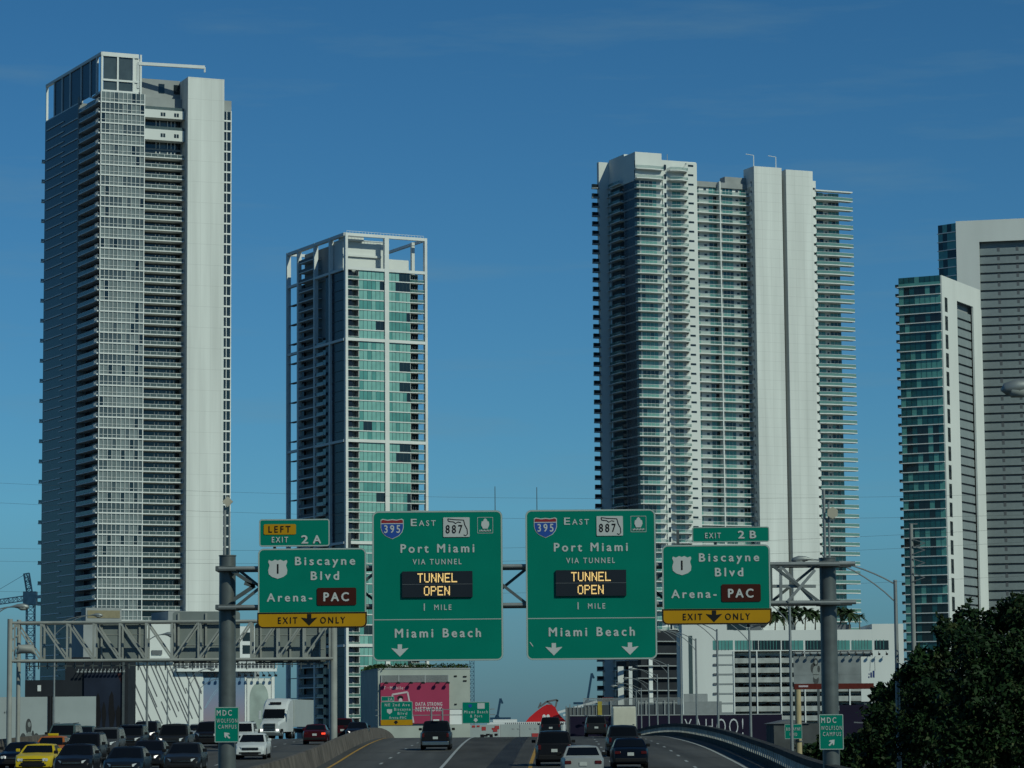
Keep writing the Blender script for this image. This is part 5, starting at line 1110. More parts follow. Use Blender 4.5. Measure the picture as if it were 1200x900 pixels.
# ================================================================ VEHICLES
M_tyre = mat('tyre_rubber', (.012, .012, .012), .85, var=.1); M_rim = mat('alloy_rim', (.25, .26, .27), .35, metal=.8, var=.05)
M_glass = mat('car_glass', (.005, .0055, .006), .08, var=0, spec=.2); M_trim = mat('black_trim', (.012, .012, .013), .5, var=.05)
M_hl = mat('headlight_lens', (.55, .57, .58), .12, var=0, spec=.8); M_hlon = mat('headlight_lit', (.9, .9, .85), .2, var=0, emit=1.5, ecol=(1, .96, .86))
M_tl = mat('tail_lens', (.075, .005, .005), .2, var=0); M_tlon = mat('tail_lit', (.5, .02, .01), .2, var=0, emit=1.6, ecol=(1, .07, .03))
M_amber = mat('amber_lens', (.5, .2, .02), .2, var=0, emit=.5, ecol=(1, .5, .08)); M_plate = mat('licence_plate', (.45, .47, .45), .5, var=.1, scale=8)
M_chrome = mat('chrome', (.5, .51, .52), .18, metal=1, var=0)
def paint(n, c, r=.3): return mat('paint_' + n, c, r, metal=.0, var=.06, scale=3, coat=.05, spec=.14)
PB = dict(black=paint('black', (.009, .009, .011)), navy=paint('navy', (.003, .0045, .010)), dgrey=paint('dark_grey', (.016, .017, .018)), grey=paint('grey', (.055, .06, .064)), silver=paint('silver', (.26, .275, .275)),
          white=paint('white', (.52, .54, .53)), yellow=paint('yellow', (.50, .36, .012)), orange=paint('taxi_orange', (.36, .10, .02)), red=paint('red', (.045, .004, .006)), teal=paint('pale_teal', (.05, .08, .08)), blue=paint('slate_blue', (.008, .012, .018)))
SPEC = {  # length, width, height, deck profile (y, z), greenhouse base y0,y1, roof y0,y1, wheel radius, axles
    'sedan': (4.7, 1.82, 1.45, [(-2.35, .55), (-2.3, .93), (-2.05, 1.01), (-1.2, 1.0), (.95, .97), (1.3, .93), (2.0, .80), (2.27, .66), (2.35, .48)], (-1.85, 1.12), (-.95, .15), .32, (-1.35, 1.4)),
    'suv': (4.75, 1.92, 1.76, [(-2.37, .6), (-2.33, 1.08), (-2.0, 1.1), (1.0, 1.09), (1.4, 1.06), (2.1, .97), (2.3, .85), (2.37, .55)], (-2.3, 1.18), (-2.0, .25), .37, (-1.4, 1.42)),
    'minivan': (5.0, 1.98, 1.76, [(-2.5, .55), (-2.46, 1.05), (-2.2, 1.08), (1.3, 1.04), (1.7, .97), (2.3, .8), (2.5, .5)], (-2.42, 1.7), (-2.15, .55), .34, (-1.5, 1.5)),
    'pickup': (5.7, 2.0, 1.86, [(-2.85, .7), (-2.82, 1.17), (-2.6, 1.18), (-.8, 1.18), (1.2, 1.18), (1.6, 1.15), (2.5, 1.08), (2.75, .95), (2.85, .6)], (-.75, 1.42), (-.6, .7), .40, (-1.7, 1.85)),
    'sports': (4.8, 1.92, 1.37, [(-2.4, .6), (-2.35, .98), (-2.0, 1.03), (-1.3, 1.0), (.7, .96), (1.2, .93), (2.1, .82), (2.34, .68), (2.4, .45)], (-1.7, .9), (-.9, .05), .35, (-1.4, 1.5)),
}
def car(kind, px, py, d, rev, colour, label, group, name='car', lit=0, brake=0, taxi=0, mod=None):
    L_, W_, H, prof, (b0, b1), (r0, r1), wr, ax = SPEC[kind]; P_ = PB[colour]
    x = P(px, py, d).x; sl = (zr(d + 2) - zr(d - 2)) / 4
    r = thing(name, label, 'pickup truck' if kind == 'pickup' else 'car', (x, d, zr(d) + .012), math.pi if rev else 0, group)
    r.rotation_euler = (math.atan(sl) * (-1 if rev else 1), 0, math.pi if rev else 0)
    hw = W_ / 2
    def zt(y): return interp(prof, y)
    ys = sorted(set([round(-L_ / 2 + L_ * i / 26, 3) for i in range(27)] + [p[0] for p in prof] + [round(a + wr * 1.12 * math.cos(math.pi * k / 8), 3) for a in ax for k in range(9)]))
    def zb(y):
        z = .24 if kind in ('sedan', 'sports') else .30
        for a in ax:
            t = (y - a) / (wr * 1.12)
            if abs(t) <= 1: z = max(z, wr + wr * 1.12 * math.sqrt(max(0, 1 - t * t)) * .98)
        if y > L_ / 2 - .15 or y < -L_ / 2 + .15: z = max(z, .3)
        return z
    def hwid(y):
        e = max(0, abs(y) - (L_ / 2 - .9)) / .9; return hw * (1 - .13 * e * e)
    m = MB(); secs = []
    for y in ys:
        t, b, w = zt(y), zb(y), hwid(y); b = min(b, t - .06)
        s = [(.0, b), (w * .9, b), (w * .985, b + .08 * (t - b)), (w, lerp(b, t, .45)), (w * .985, lerp(b, t, .8)), (w * .93, t - .015), (w * .82, t + .012), (0, t + .035)]
        secs.append([(y, q, z) for q, z in s] + [(y, -q, z) for q, z in s[-2:0:-1]])
    n = len(secs[0]); b0_ = len(m.v)
    for s in secs: m.v += [(q[1], q[0], q[2]) for q in s]
    for i in range(len(secs) - 1):
        for k in range(n): l = (k + 1) % n; m.f.append((b0_ + i * n + k, b0_ + i * n + l, b0_ + (i + 1) * n + l, b0_ + (i + 1) * n + k)); m.m.append(0)
    m.f.append(tuple(range(b0_, b0_ + n))); m.f.append(tuple(range(b0_ + (len(secs) - 1) * n, b0_ + len(secs) * n))); m.m += [0, 0]
    # greenhouse
    wb, wt = hw * .93, hw * (.72 if kind in ('sedan', 'sports') else .78); zb0, zb1 = zt(b0) - .02, zt(b1) - .02; zr_ = H
    def gp(sx, sy, t):       # sx,sy in -1..1 at height fraction t (0 belt, 1 roof)
        k = t; y0, y1 = lerp(b0, r0, k), lerp(b1, r1, k); z = lerp(lerp(zb0, zb1, (sy + 1) / 2), zr_, k); return Vector((sx * lerp(wb, wt, k ** 1.15), lerp(y0, y1, (sy + 1) / 2), z))
    lv = [0, .35, .7, .9, .965, 1.0]; sh = [1, 1, 1, .985, .95, .86]; base = len(m.v); ring_ = [(-1, -1), (-.5, -1.0), (0, -1.0), (.5, -1.0), (1, -1), (1, -.33), (1, .33), (1, 1), (.5, 1.0), (0, 1.0), (-.5, 1.0), (-1, 1), (-1, .33), (-1, -.33)]
    for t, k in zip(lv, sh):
        for sx, sy in ring_:
            bow = .05 * (1 - sx * sx) * (1 if abs(sy) == 1 else 0) * sy
            p = gp(sx * k, sy * k, t); m.v.append((p.x, p.y + bow, p.z + (.03 * (1 - sx * sx) if t == 1 else 0)))
    g = len(ring_)
    for i in range(len(lv) - 1):
        for k in range(g): l = (k + 1) % g; m.f.append((base + i * g + k, base + i * g + l, base + (i + 1) * g + l, base + (i + 1) * g + k)); m.m.append(0)
    m.f.append(tuple(range(base + (len(lv) - 1) * g, base + len(lv) * g))); m.m.append(0)
    m.build('body', P_, r, local=True, smooth=38)
    # windows
    def pane(nm, sy, s0=-.88, s1=.88, t0=.10, t1=.88):
        m = MB(); N = 4
        def q(s, t): p = gp(s * (.985 if t > .8 else 1), sy, t); return Vector((p.x, p.y + sy * (.05 * (1 - s * s) + .012), p.z + .004))
        for i in range(N): a, c = lerp(s0, s1, i / N), lerp(s0, s1, (i + 1) / N); m.face([q(a, t0), q(c, t0), q(c, t1), q(a, t1)])
        m.build(nm, M_glass, r, local=True, smooth=30)
    pane('windshield', 1); pane('rear_window', -1, t0=.18 if kind != 'pickup' else .1)
    for s in (-1, 1):
        for y0, y1 in ((-.86, -.06), (.0, .84)):
            m = MB(); f = lambda y, t: gp(s, y, t) + Vector((s * .012, 0, 0)); m.face([f(y0, .12), f(y1, .12), f(min(y1, .9), .86), f(max(y0, -.9), .86)]); m.build('side_window', M_glass, r, local=True)
    # wheels
    for a in ax:
        for s in (-1, 1):
            m = MB(); x1 = s * (hw - .02); m.tube((x1 - s * .23, a, wr), (x1, a, wr), wr, wr, 18); w = m.build('wheel', M_tyre, r, local=True, smooth=40)
            m = MB(); m.tube((x1 - s * .02, a, wr), (x1 + s * .012, a, wr), wr * .62, wr * .55, 12); m.build('rim', M_rim, w, local=True)
    yf, yb = L_ / 2, -L_ / 2; zf = zt(yf - .12)
    hz = {'sedan': .66, 'suv': .84, 'minivan': .74, 'pickup': .90, 'sports': .66}[kind]
    for s in (-1, 1):
        wf = hwid(yf - .1); m = MB(); k = .17 if kind != 'sports' else .15; big_ = kind in ('suv', 'pickup')
        pts = [(s * wf * .98, yf - .30, hz - .02), (s * wf * .62, yf - .01, hz - .06), (s * wf * .62, yf - .015, hz + .05 + (.05 if big_ else 0)), (s * wf * .96, yf - .36, hz + .10 + (.05 if big_ else 0))]
        c = [Vector(p) for p in pts]; q = [Vector((p.x - s * .02, p.y + .035, p.z)) for p in c]; m.face(q)
        for i in range(4): j = (i + 1) % 4; m.face([c[i], c[j], q[j], q[i]])
        m.build('headlight', M_hlon if lit and (lit == 2 or s == (1 if lit == 1 else -1)) else M_hl, r, local=True)
        tz = {'sedan': .80, 'suv': .98, 'minivan': 1.0, 'pickup': .98, 'sports': .80}[kind]; wr_ = hwid(yb + .1)
        m = MB(); h = .075 if kind in ('sedan', 'sports') else .14; wi = .62 if kind in ('sedan', 'sports') else .80; m.box(min(s * wr_ * wi, s * wr_ * .97), max(s * wr_ * wi, s * wr_ * .97), yb - .015, yb + .2, tz - h, tz + h * .8); m.build('tail_light', M_tlon if brake and s == (-1 if brake == 2 else 1) else M_tl, r, local=True, bevel=.015)
        m = MB(); mz = zt(b1 - .3) + .12; my = b1 - .45; m.box(min(s * (hw - .02), s * (hw + .19)), max(s * (hw - .02), s * (hw + .19)), my - .05, my + .05, mz - .07, mz + .09); m.build('door_mirror', P_ if colour in ('white', 'red', 'yellow') else M_trim, r, local=True, bevel=.03)
        m = MB(); m.box(min(s * wf * .5, s * wf * .78), max(s * wf * .5, s * wf * .78), yf - .06, yf + .012, .34, .43); m.build('fog_lamp', M_trim, r, local=True)
    if kind == 'sports':
        m = MB(); m.box(-hw * .62, hw * .62, yf - .05, yf + .02, .36, .52); m.build('lower_grille', M_black, r, local=True, bevel=.02)
        for s in (-1, 1):
            for q in (.56, .72): m = MB(); m.tube((s * hw * q, yf - .1, hz - .01), (s * hw * q, yf - .0, hz - .01), .075, .075, 10); m.build('lamp_ring', M_hl, r, local=True)
    m = MB(); wf = hwid(yf) * .58; m.box(-wf, wf, yf - .05, yf + .018, hz - .13, hz + .03); gr_ = m.build('grille', M_trim, r, local=True, bevel=.02)
    m = MB(); m.box(-wf * .95, wf * .95, yf + .012, yf + .03, hz - .06, hz - .035); m.build('grille_bar', M_chrome if colour != 'yellow' else P_, gr_, local=True)
    m = MB(); m.box(-wf * 1.1, wf * 1.1, yf - .06, yf + .014, .30, hz - .22); m.build('air_intake', M_trim, r, local=True, bevel=.02)
    m = MB(); m.box(-hw * .86, hw * .86, yb - .03, yb + .1, .33, .52 if kind in ('sedan', 'sports') else .58); m.build('rear_bumper', M_trim if kind != 'pickup' else M_chrome, r, local=True, bevel=.03)
    m = MB(); pz_ = .72 if kind in ('sedan', 'sports') else .80; m.box(-.16, .16, yb - .022, yb + .05, pz_ - .08, pz_ + .08); m.build('licence_plate', M_plate, r, local=True)
    if taxi: m = MB(); m.box(-.3, .3, -.25, .0, H + .03, H + .17); m.build('roof_sign', PB['yellow'], r, local=True, bevel=.03)
    if kind == 'pickup': m = MB(); m.box(-.2, .2, b0 - .12, b0 + .02, H + .0, H + .1); m.build('roof_light', M_wtrim, r, local=True, bevel=.02)
    if kind in ('suv', 'minivan'):
        for s in (-1, 1): m = MB(); m.bar((s * wt * .86, r0 + .2, H + .05), (s * wt * .86, r1 - .1, H + .05), .04); m.build('roof_rail', M_trim, r, local=True)
    m = MB(); m.box(-hw * .8, hw * .8, yb + .3, yf - .3, .2, .34); m.build('underbody', M_black, r, local=True)
    return r
JAM = 'cars in the jam facing the camera'; OUT = 'cars driving away on the right lanes'
car('sports', 27, 880, 158, 1, 'navy', 'low dark blue sports car, leftmost in the jam, beside the yellow one', JAM, lit=1)
car('sports', 47, 885, 152, 1, 'yellow', 'bright yellow sports coupe, second from the left edge in the jam', JAM)
car('sedan', 62, 870, 172, 1, 'orange', 'orange taxi with a yellow roof sign just behind the yellow coupe', JAM, lit=2, taxi=1)
car('suv', 101, 880, 163, 1, 'black', 'black sport utility right behind the front sedan beside the yellow coupe', JAM)
car('sedan', 92, 890, 146, 1, 'black', 'black sedan cut by the bottom edge, right of the yellow coupe', JAM)
car('suv', 125, 868, 182, 1, 'grey', 'grey sport utility with bright chrome, middle of the left jam', JAM, lit=1)
car('minivan', 76, 862, 206, 1, 'teal', 'pale teal van roof showing behind the orange taxi', JAM)
car('sedan', 99, 862, 222, 1, 'teal', 'pale teal sedan farthest back below the night scene mural', JAM)
car('suv', 154, 864, 196, 1, 'dgrey', 'dark grey sport utility with one bright lamp left of the big brown one', JAM, lit=1)
car('suv', 172, 860, 222, 1, 'black', 'black sport utility half hidden in front of the slanted line wall', JAM, lit=2)
car('pickup', 206, 862, 190, 1, 'dgrey', 'large dark pickup in front of the slanted line wall', JAM, lit=1, name='pickup_truck')
car('sedan', 176, 885, 156, 1, 'black', 'black sedan with bright headlamps left of the dark grey front sedan', JAM, lit=2)
car('sedan', 218, 890, 148, 1, 'dgrey', 'dark grey sedan at the bottom edge, left of the gantry pole', JAM)
car('sedan', 150, 906, 138, 1, 'blue', 'slate blue car roof only just entering at the bottom edge', JAM)
car('sedan', 233, 858, 236, 1, 'silver', 'small silver sedan behind the large dark pickup', JAM, lit=2)
car('suv', 246, 860, 214, 1, 'black', 'black car peeking out left of the campus sign on the pole', JAM)
car('suv', 284, 858, 208, 1, 'white', 'white car mostly hidden behind the left campus sign', JAM, lit=2)
car('sedan', 297, 874, 176, 1, 'white', 'white sedan alone in the lane right of the left gantry pole', JAM)
car('sedan', 371, 857, 222, 0, 'red', 'dark red car with a tail lamp glowing, right of the white semi truck', 'red cars beyond the median barrier', brake=1)
car('suv', 403, 852, 250, 0, 'red', 'red car with its lamp lit behind the right post of the box truss gantry', 'red cars beyond the median barrier', brake=1)
car('sedan', 419, 853, 246, 1, 'black', 'black sedan at the far end of the median barrier', JAM, lit=2)
car('pickup', 511.5, 858, 197, 0, 'black', 'black pickup alone in the left exit lanes seen from behind', 'vehicles ahead', name='pickup_truck')
car('minivan', 645, 853, 278, 0, 'black', 'black minivan far ahead on the crest, below the red funnel', OUT)
car('suv', 649, 884, 157, 0, 'black', 'black sport utility in the left lane just behind the black minivan', OUT)
car('sedan', 682, 893, 131, 0, 'silver', 'silver sedan cut by the bottom edge, nearest of the cars ahead', OUT)
car('suv', 698, 853, 262, 0, 'dgrey', 'dark sport utility on the crest left of the white box truck', OUT, brake=0)
car('suv', 729, 872, 176, 0, 'blue', 'dark slate car directly behind the white box truck', OUT)
car('sedan', 737, 884, 151, 0, 'navy', 'dark blue sedan at the right, nearest behind the slate car', OUT)
# ---------------------------------------------------------------- semi truck facing us
d = 292; x = P(321, 845, d).x; W0 = PB['white']
r = thing('semi_truck', 'white semi truck with sleeper cab and pale trailer facing the camera in the jam', 'truck', (x, d, zr(d)), math.pi - .10)
m = MB(); m.box(-1.3, 1.3, -15.5, -4.2, 1.15, 3.85); m.build('trailer', M_board, r, local=True, bevel=.03)
m = MB(); pr_ = [(-3.9, 3.7), (-3.6, 3.95), (-2.2, 3.95), (-1.2, 3.55), (-.55, 2.9), (.15, 1.95), (1.9, 1.72), (2.35, 1.55), (2.45, .55)]
def loft(m, secs):
    n = len(secs[0]); b = len(m.v)
    for s in secs: m.v += [tuple(p) for p in s]
    for i in range(len(secs) - 1):
        for k in range(n): l = (k + 1) % n; m.f.append((b + i * n + k, b + i * n + l, b + (i + 1) * n + l, b + (i + 1) * n + k)); m.m.append(m.c)
    m.f.append(tuple(range(b, b + n))); m.f.append(tuple(range(b + (len(secs) - 1) * n, b + len(secs) * n))); m.m += [m.c, m.c]
secs = []
for y, z in pr_:
    w = 1.22 if y < -.3 else lerp(1.15, .92, (y + .3) / 2.7); bt = .7 if y < 1.6 else .62
    secs.append([(-w, y, bt), (w, y, bt), (w, y, max(bt + .05, z - .25)), (w * .85, y, max(bt + .06, z - .04)), (0, y, z + .02), (-w * .85, y, max(bt + .06, z - .04)), (-w, y, max(bt + .05, z - .25))])
loft(m, secs); m.build('cab', W0, r, local=True, smooth=35)
m = MB(); q = lambda s, t: Vector((s * lerp(1.06, 1.0, t), lerp(.12, -.56, t) + .03 + .05 * (1 - s * s), lerp(2.02, 2.88, t) + .02))
for i in range(6): a, c = lerp(-1, 1, i / 6), lerp(-1, 1, (i + 1) / 6); m.face([q(a, .0), q(c, .0), q(c, 1), q(a, 1)])
m.build('windshield', M_glass, r, local=True, smooth=30)
m = MB(); m.box(-.55, .55, -1.0, -.86, 3.36, 3.58); m.build('roof_vent', M_trim, r, local=True)
m = MB(); m.box(-.56, .56, 2.3, 2.5, .82, 1.5); gk = m.build('grille', M_trim, r, local=True, bevel=.03)
m = MB(); 
for k in range(4): m.box(-.56, .56, 2.5, 2.52, .92 + k * .15, .95 + k * .15)
m.build('grille_bar', M_chrome, gk, local=True)
m = MB(); m.box(-1.18, 1.18, 2.2, 2.62, .32, .62); m.build('bumper', M_dsteel, r, local=True, bevel=.06)
for s in (-1, 1):
    m = MB(); m.box(min(s * .62, s * .92), max(s * .62, s * .92), 2.2, 2.44, .72, .98); m.build('headlight', M_hlon, r, local=True, bevel=.04)
    m = MB(); m.box(min(s * 1.28, s * 1.5), max(s * 1.28, s * 1.5), -.1, .06, 1.9, 2.75); m.bar((s * 1.15, 0, 2.7), (s * 1.4, 0, 2.7), .05); m.build('door_mirror', W0, r, local=True, bevel=.04)
    for y in (1.6, -3.6, -5.0, -13.2, -14.4): m = MB(); m.tube((s * .82, y, .5), (s * 1.15, y, .5), .5, .5, 18); w = m.build('wheel', M_tyre, r, local=True, smooth=40); m = MB(); m.tube((s * 1.14, y, .5), (s * 1.17, y, .5), .28, .26, 12); m.build('rim', M_rim, w, local=True)
m = MB(); m.box(-.45, .45, -15, 2.0, .55, .95); m.build('chassis', M_black, r, local=True)
# ---------------------------------------------------------------- white box truck seen from behind
d = 248; x = P(730.5, 850, d).x; r = thing('box_truck', 'small white box truck seen from behind on the crest of the road', 'truck', (x, d, zr(d)), 0)
m = MB(); m.box(-.93, .93, -2.6, 2.0, .75, 2.55); m.build('cargo_box', paint('cream_white', (.58, .57, .48)), r, local=True, bevel=.03)
m = MB(); m.box(-.86, .86, -2.63, -2.59, .82, 2.42); m.build('roll_door', mat('cream_door', (.56, .54, .44), .5, var=.06), r, local=True)
m = MB(); m.box(-.88, .88, 2.05, 3.6, .6, 1.9); m.box(-.86, .86, 3.6, 4.5, .6, 1.2); m.build('cab', W0, r, local=True, bevel=.12)
m = MB(); m.box(-.93, .93, -2.75, -2.55, .5, .7); m.build('rear_bumper', M_trim, r, local=True)
for s in (-1, 1):
    m = MB(); m.box(min(s * .7, s * .9), max(s * .7, s * .9), -2.66, -2.58, .66, .76); m.build('tail_light', M_tl, r, local=True)
    m = MB(); m.box(min(s * .95, s * 1.12), max(s * .95, s * 1.12), 3.0, 3.1, 1.4, 1.75); m.build('door_mirror', M_trim, r, local=True)
    for y in (-1.5, 3.4): m = MB(); m.tube((s * .62, y, .38), (s * .88, y, .38), .38, .38, 16); w = m.build('wheel', M_tyre, r, local=True, smooth=40); m = MB(); m.tube((s * .87, y, .38), (s * .9, y, .38), .2, .2, 10); m.build('rim', M_rim, w, local=True)
# ================================================================ LAMP POSTS, POLES, WIRES
M_lamp = mat('aluminium_lamp', (.27, .29, .285), .5, metal=.5, var=.12, scale=1.5); M_lens = mat('lamp_lens', (.30, .32, .30), .25, var=.05)
def lamp(px, pytop, d, side, label, group, arm=3.2, drop=1.0, base=None, rp=.11, head_px=None, double=True):
    p = P(px, pytop, d); b = P(px, 860, d); z0 = GZ if base is None else base
    r = thing('street_lamp', label, 'street lamp', (b.x, d, z0), group=group)
    m = MB(); m.tube((b.x, d, z0), (b.x, d, p.z), rp, rp * .62, 12); m.tube((b.x, d, p.z), (b.x, d, p.z + .06), rp * .8, rp * .5, 8); m.build('pole', M_lamp, r, smooth=40)
    e = Vector((b.x + side * arm, d, p.z + drop)); n = 8
    def arc(z_s): return [Vector((b.x + side * arm * t, d, z_s + (e.z - z_s) * math.sin(t * math.pi / 2) ** .9)) for t in [i / n for i in range(n + 1)]]
    m = MB(); m.path(arc(p.z - .15), .035, 6)
    if double: m.path(arc(p.z - 1.0), .032, 6)
    m.build('arm', M_lamp, r, smooth=50)
    m = MB(); h = [Vector((e.x + side * k, d, e.z + w)) for k, w in ((-.05, 0), (.15, .03), (.35, .04), (.65, .03), (.92, -.02), (1.0, -.05))]; m.path(h, [.04, .07, .13, .17, .13, .03], 10); hd = m.build('lamp_head', M_lamp, r, smooth=50)
    m = MB(); m.path([Vector((e.x + side * k, d, e.z - .06)) for k in (.4, .55, .8, .9)], [.05, .14, .14, .04], 8); m.build('lens', M_lens, hd, smooth=50)
    return r
RL = 'lamps along the right side of the ramp'
lamp(1053, 681, 142, -1, 'tall grey street lamp with double curved arms, right of the right gantry pole', RL, arm=3.9, drop=1.05, rp=.14)
lamp(1480, 500, 62, -1, 'huge near street lamp whose head juts in at the right edge', RL, arm=4.2, drop=.85, rp=.14)
for px, py, d, lab in ((928, 711, 174, 'street lamp right of the orange exit strip, second nearest of the ramp lamps'), (880, 736, 213, 'street lamp under the right half of the orange exit strip'), (842, 738, 235, 'street lamp in front of the left end of the white garage building'), (817, 749, 262, 'street lamp standing over the second purple wall letter'), (799, 746, 292, 'street lamp at the left edge of the purple wall lettering'), (784, 779, 330, 'street lamp just left of the end of the curved parapet'), (771, 791, 380, 'street lamp in front of the dark tower base, third left of the parapet end'), (761, 801, 430 - 8, 'street lamp nearly midway between box truck and parapet end'), (752, 807, 424, 'short looking far lamp next right of the box truck'), (746, 810, 426, 'farthest lamp of the ramp row, touching the box truck')):
    lamp(px, py, d, -1, lab, RL, arm=2.6, drop=.75, rp=.12)
LL_ = 'lamps on the left beyond the jam'
lamp(-22, 722, 168, 1, 'street lamp head entering at the left picture edge below the crane jib', LL_, arm=1.6, drop=.5, base=None)
lamp(172, 749, 204, 1, 'street lamp whose head shows inside the box truss, over the white stair tower', LL_, arm=1.0, drop=.3, double=False)
lamp(221, 795, 330, 1, 'far street lamp with double arm in front of the slanted line wall', LL_, arm=1.9, drop=1.0)
lamp(196, 786, 345, 1, 'far street lamp with a bent top left of the double arm one', LL_, arm=1.4, drop=.4, double=False)
lamp(63, 730, 250, 1, 'street lamp behind the left end of the box truss', LL_, arm=3.0, drop=.6)
lamp(233.5, 806, 350, 1, 'far street lamp at the left edge of the pastel poster', LL_, arm=2.2, drop=1.0, double=False)
p = P(1067.5, 614, 182); r = thing('utility_pole', 'tall pale concrete utility pole in front of the teal glass wing', 'utility pole', (p.x, p.y, GZ))
m = MB(); m.tube((p.x, p.y, GZ), p, .2, .11, 14); m.build('pole', mat('pale_pole_concrete', (.24, .25, .24), .85, var=.15), r, smooth=40)
m = MB()
for py in (632, 640, 655, 672): q = P(1069, py, 182); m.bar((q.x, q.y - .15, q.z), (q.x + .75, q.y - .2, q.z - .25), .05); m.bar((q.x, q.y - .15, q.z - .5), (q.x + .75, q.y - .2, q.z - .25), .05)
m.bar((p.x - .1, p.y, p.z), (p.x + .4, p.y, p.z), .08); m.build('insulator_bracket', M_dgrey, r)
p = P(935, 808, 178); r = thing('wooden_pole', 'pale yellow wooden pole carrying the small green street sign', 'utility pole', (p.x, p.y, GZ))
m = MB(); m.tube((p.x, p.y, GZ), p, .22, .17, 12); m.build('pole', mat('pale_yellow_wood', (.40, .33, .19), .85, var=.2, scale=3, stretch=(4, 4, .4)), r, smooth=40)
m = MB(); q = P(935, 869, 178); m.tube((p.x, p.y - .02, q.z), (p.x, p.y - .02, q.z + .06), .235, .235, 12); m.build('band', M_dgrey, r)
fs_ = front(919, 940, 857, 177.6); s = Sign(fs_, 'street_sign', 'small green street name sign on the pale yellow pole', 919.5, 848.5, 940, 866, .0, d=177.6)
s.plate('panel', 919.5, 848.5, 940, 866, .04, M_sgreen, M_sborder, .03, th=.04); s.txt('BISCAYNE', 921.5, 938, 852.5, 856); s.txt('BLVD', 925.5, 934, 858.8, 862.3)
p = P(940, 842, 250); r = thing('crossarm_pole', 'short dull utility pole with a crossarm in the shade left of the trees', 'utility pole', (p.x + 5.3, p.y, GZ))
p.x = P(1014, 842, 250).x; r.location.x = p.x
m = MB(); m.tube((p.x, p.y, GZ), p, .14, .11, 8); m.build('pole', M_dgrey, r, smooth=40)
m = MB(); m.bar((p.x - .95, p.y, p.z - .35), (p.x + .75, p.y, p.z - .45), .1); m.build('crossarm', M_dgrey, r)
M_wire = mat('wire_grey', (.06, .065, .07), .6, var=0)
for i, (y0, y1) in enumerate(((583, 600), (640, 612), (655, 628), (690, 668), (560, 575))):
    pts = []
    for k in range(25):
        t = k / 24; q = P(-120 + 1440 * t, lerp(y0, y1, t) + 16 * (1 - (2 * t - 1) ** 2), 240 + 6 * i); pts.append(q)
    m = MB(); m.path(pts, .008, 4); tag(m.build('overhead_wire', M_wire), 'thin overhead wire crossing the sky behind the big green signs', 'wire', 'thin overhead wires')
# ================================================================ TREES, RIGHT
M_bark = mat('bark', (.07, .055, .04), .9, var=.3, scale=3)
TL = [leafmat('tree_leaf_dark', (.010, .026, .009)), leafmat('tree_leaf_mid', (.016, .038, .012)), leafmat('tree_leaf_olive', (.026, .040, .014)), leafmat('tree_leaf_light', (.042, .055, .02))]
def tree(name, label, trunk, blobs, seed, leaf=.20, dens=1.0, group=None):
    """trunk: base point and top; blobs: (centre, rx, ry, rz)"""
    rg = random.Random(seed); b, t = Vector(trunk[0]), Vector(trunk[1]); r = thing(name, label, 'tree', b, group=group)
    m = MB(); m.path([b, b.lerp(t, .5) + Vector((rg.uniform(-.3, .3), 0, 0)), t], [.34, .26, .18], 8)
    for c, rx, ry, rz_ in blobs: c = Vector(c); mid = t.lerp(c, .5) + Vector((0, 0, -.3)); m.path([t, mid, c], [.13, .08, .03], 5)
    m.build('trunk', M_bark, r, smooth=50)
    m = MB()
    for c, rx, ry, rz_ in blobs:      # dense inner foliage: a lumpy shell of big leaf sprays
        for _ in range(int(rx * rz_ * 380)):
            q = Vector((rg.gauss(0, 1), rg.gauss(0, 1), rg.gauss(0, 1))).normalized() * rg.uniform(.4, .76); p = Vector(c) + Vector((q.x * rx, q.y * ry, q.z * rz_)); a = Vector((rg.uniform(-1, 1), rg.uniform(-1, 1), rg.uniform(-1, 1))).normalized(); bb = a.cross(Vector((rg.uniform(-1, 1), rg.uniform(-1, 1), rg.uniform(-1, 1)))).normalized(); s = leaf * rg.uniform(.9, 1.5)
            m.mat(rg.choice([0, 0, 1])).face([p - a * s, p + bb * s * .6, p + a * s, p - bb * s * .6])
        nc = max(6, int(rx * rz_ * 9 * dens))
        for _ in range(nc):
            while True:
                q = Vector((rg.uniform(-1, 1), rg.uniform(-1, 1), rg.uniform(-1, 1)))
                if .45 < q.length < 1.04: break
            cc = Vector(c) + Vector((q.x * rx, q.y * ry, q.z * rz_)); cr_ = rg.uniform(.35, .75) * min(1, rx * .5); tone = rg.choices([0, 1, 2, 3], [6, 6, 2.2, .7])[0]
            for _ in range(int(55 * cr_ + 14)):
                o = Vector((rg.gauss(0, .45), rg.gauss(0, .45), rg.gauss(0, .36))) * cr_; p = cc + o
                a = Vector((rg.uniform(-1, 1), rg.uniform(-1, 1), rg.uniform(-1.1, .5))).normalized(); bb = a.cross(Vector((rg.uniform(-1, 1), rg.uniform(-1, 1), rg.uniform(-1, 1)))).normalized(); s = leaf * rg.uniform(.55, 1.25)
                m.mat(tone if rg.random() < .85 else rg.randrange(3)).face([p - a * s, p + bb * s * .48, p + a * s, p - bb * s * .48])
    m.build('crown', TL, r, fixn=False); return r
def bl(px, py, d, rpx, rpy, ry): p = P(px, py, d); k = d / FPX; return (p, rpx * k, ry, rpy * k)
def base(px, d): q = P(px, 860, d); return (q.x, d, GZ)
def top_(px, py, d): return P(px, py, d)
d = 128
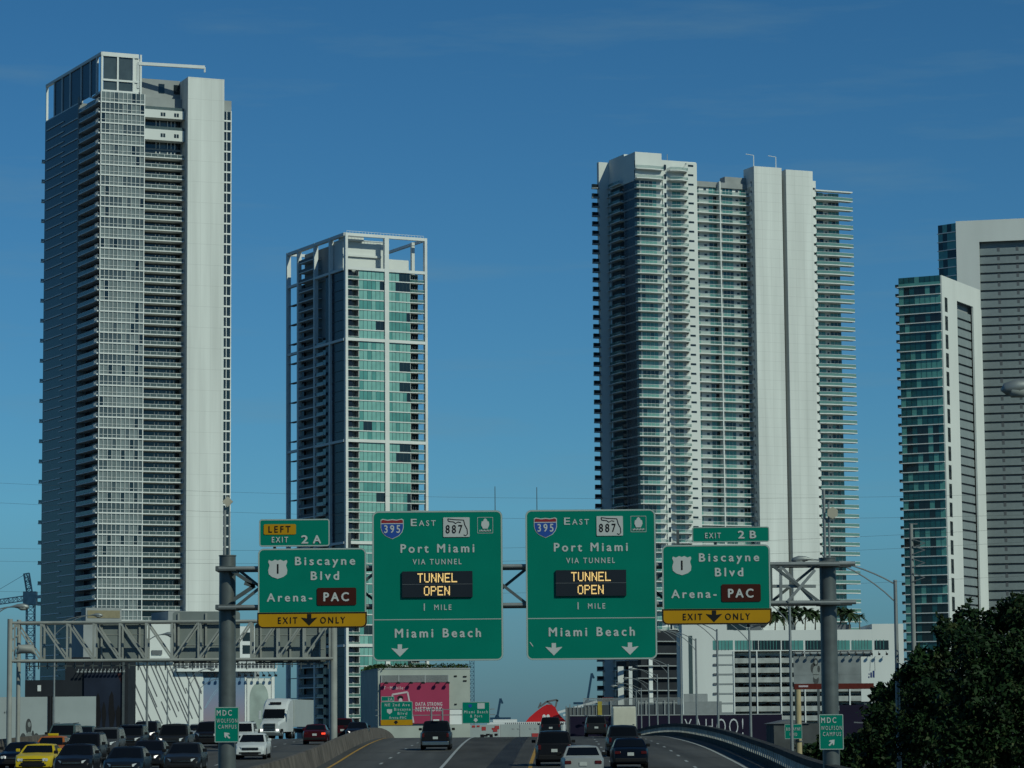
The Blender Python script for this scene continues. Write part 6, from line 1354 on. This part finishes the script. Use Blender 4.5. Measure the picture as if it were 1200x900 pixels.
tree('broadleaf_tree', 'tallest dark broadleaf tree, filling the bottom right corner', (base(1178, d), top_(1178, 830, d)), [bl(1195, 722, d, 30, 34, 1.7), bl(1166, 732, d + .6, 22, 20, 1.2), bl(1215, 705, d + .5, 22, 22, 1.3), bl(1150, 765, d - 1, 42, 38, 1.8), bl(1205, 790, d - 2, 50, 55, 2), bl(1160, 820, d - 2, 60, 50, 2.2), bl(1200, 870, d - 2, 60, 45, 2), bl(1140, 865, d - 2.5, 50, 45, 1.8), bl(1225, 745, d, 40, 50, 1.8)], 4, .13, 2.2, 'dark trees at the right')
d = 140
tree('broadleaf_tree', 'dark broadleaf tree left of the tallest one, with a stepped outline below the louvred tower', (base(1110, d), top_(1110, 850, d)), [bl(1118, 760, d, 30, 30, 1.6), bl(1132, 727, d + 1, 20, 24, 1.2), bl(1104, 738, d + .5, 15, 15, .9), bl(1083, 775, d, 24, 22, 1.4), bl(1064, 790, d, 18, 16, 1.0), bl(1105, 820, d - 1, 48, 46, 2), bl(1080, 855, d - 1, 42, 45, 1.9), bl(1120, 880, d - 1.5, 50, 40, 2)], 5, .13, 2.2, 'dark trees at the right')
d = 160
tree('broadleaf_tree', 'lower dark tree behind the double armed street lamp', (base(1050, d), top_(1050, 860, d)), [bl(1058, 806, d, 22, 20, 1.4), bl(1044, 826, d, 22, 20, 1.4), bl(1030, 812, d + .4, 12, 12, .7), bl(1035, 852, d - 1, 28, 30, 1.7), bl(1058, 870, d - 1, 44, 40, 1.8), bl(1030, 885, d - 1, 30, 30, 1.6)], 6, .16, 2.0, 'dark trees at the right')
d = 200
tree('low_tree', 'low bushy tree in deep shade just right of the right campus sign', (base(1003, d), top_(1003, 880, d)), [bl(1004, 874, d, 20, 20, 1.6), bl(1022, 880, d, 20, 26, 1.8), bl(990, 892, d, 20, 14, 1.6)], 7, .2, 1.7)
d = 215
tree('low_tree', 'low bush between the yellow pole and the right gantry pole', (base(955, d), top_(955, 890, d)), [bl(952, 882, d, 22, 14, 1.6), bl(970, 876, d, 20, 18, 1.6), bl(935, 893, d, 18, 10, 1.5)], 8, .2, 1.7)
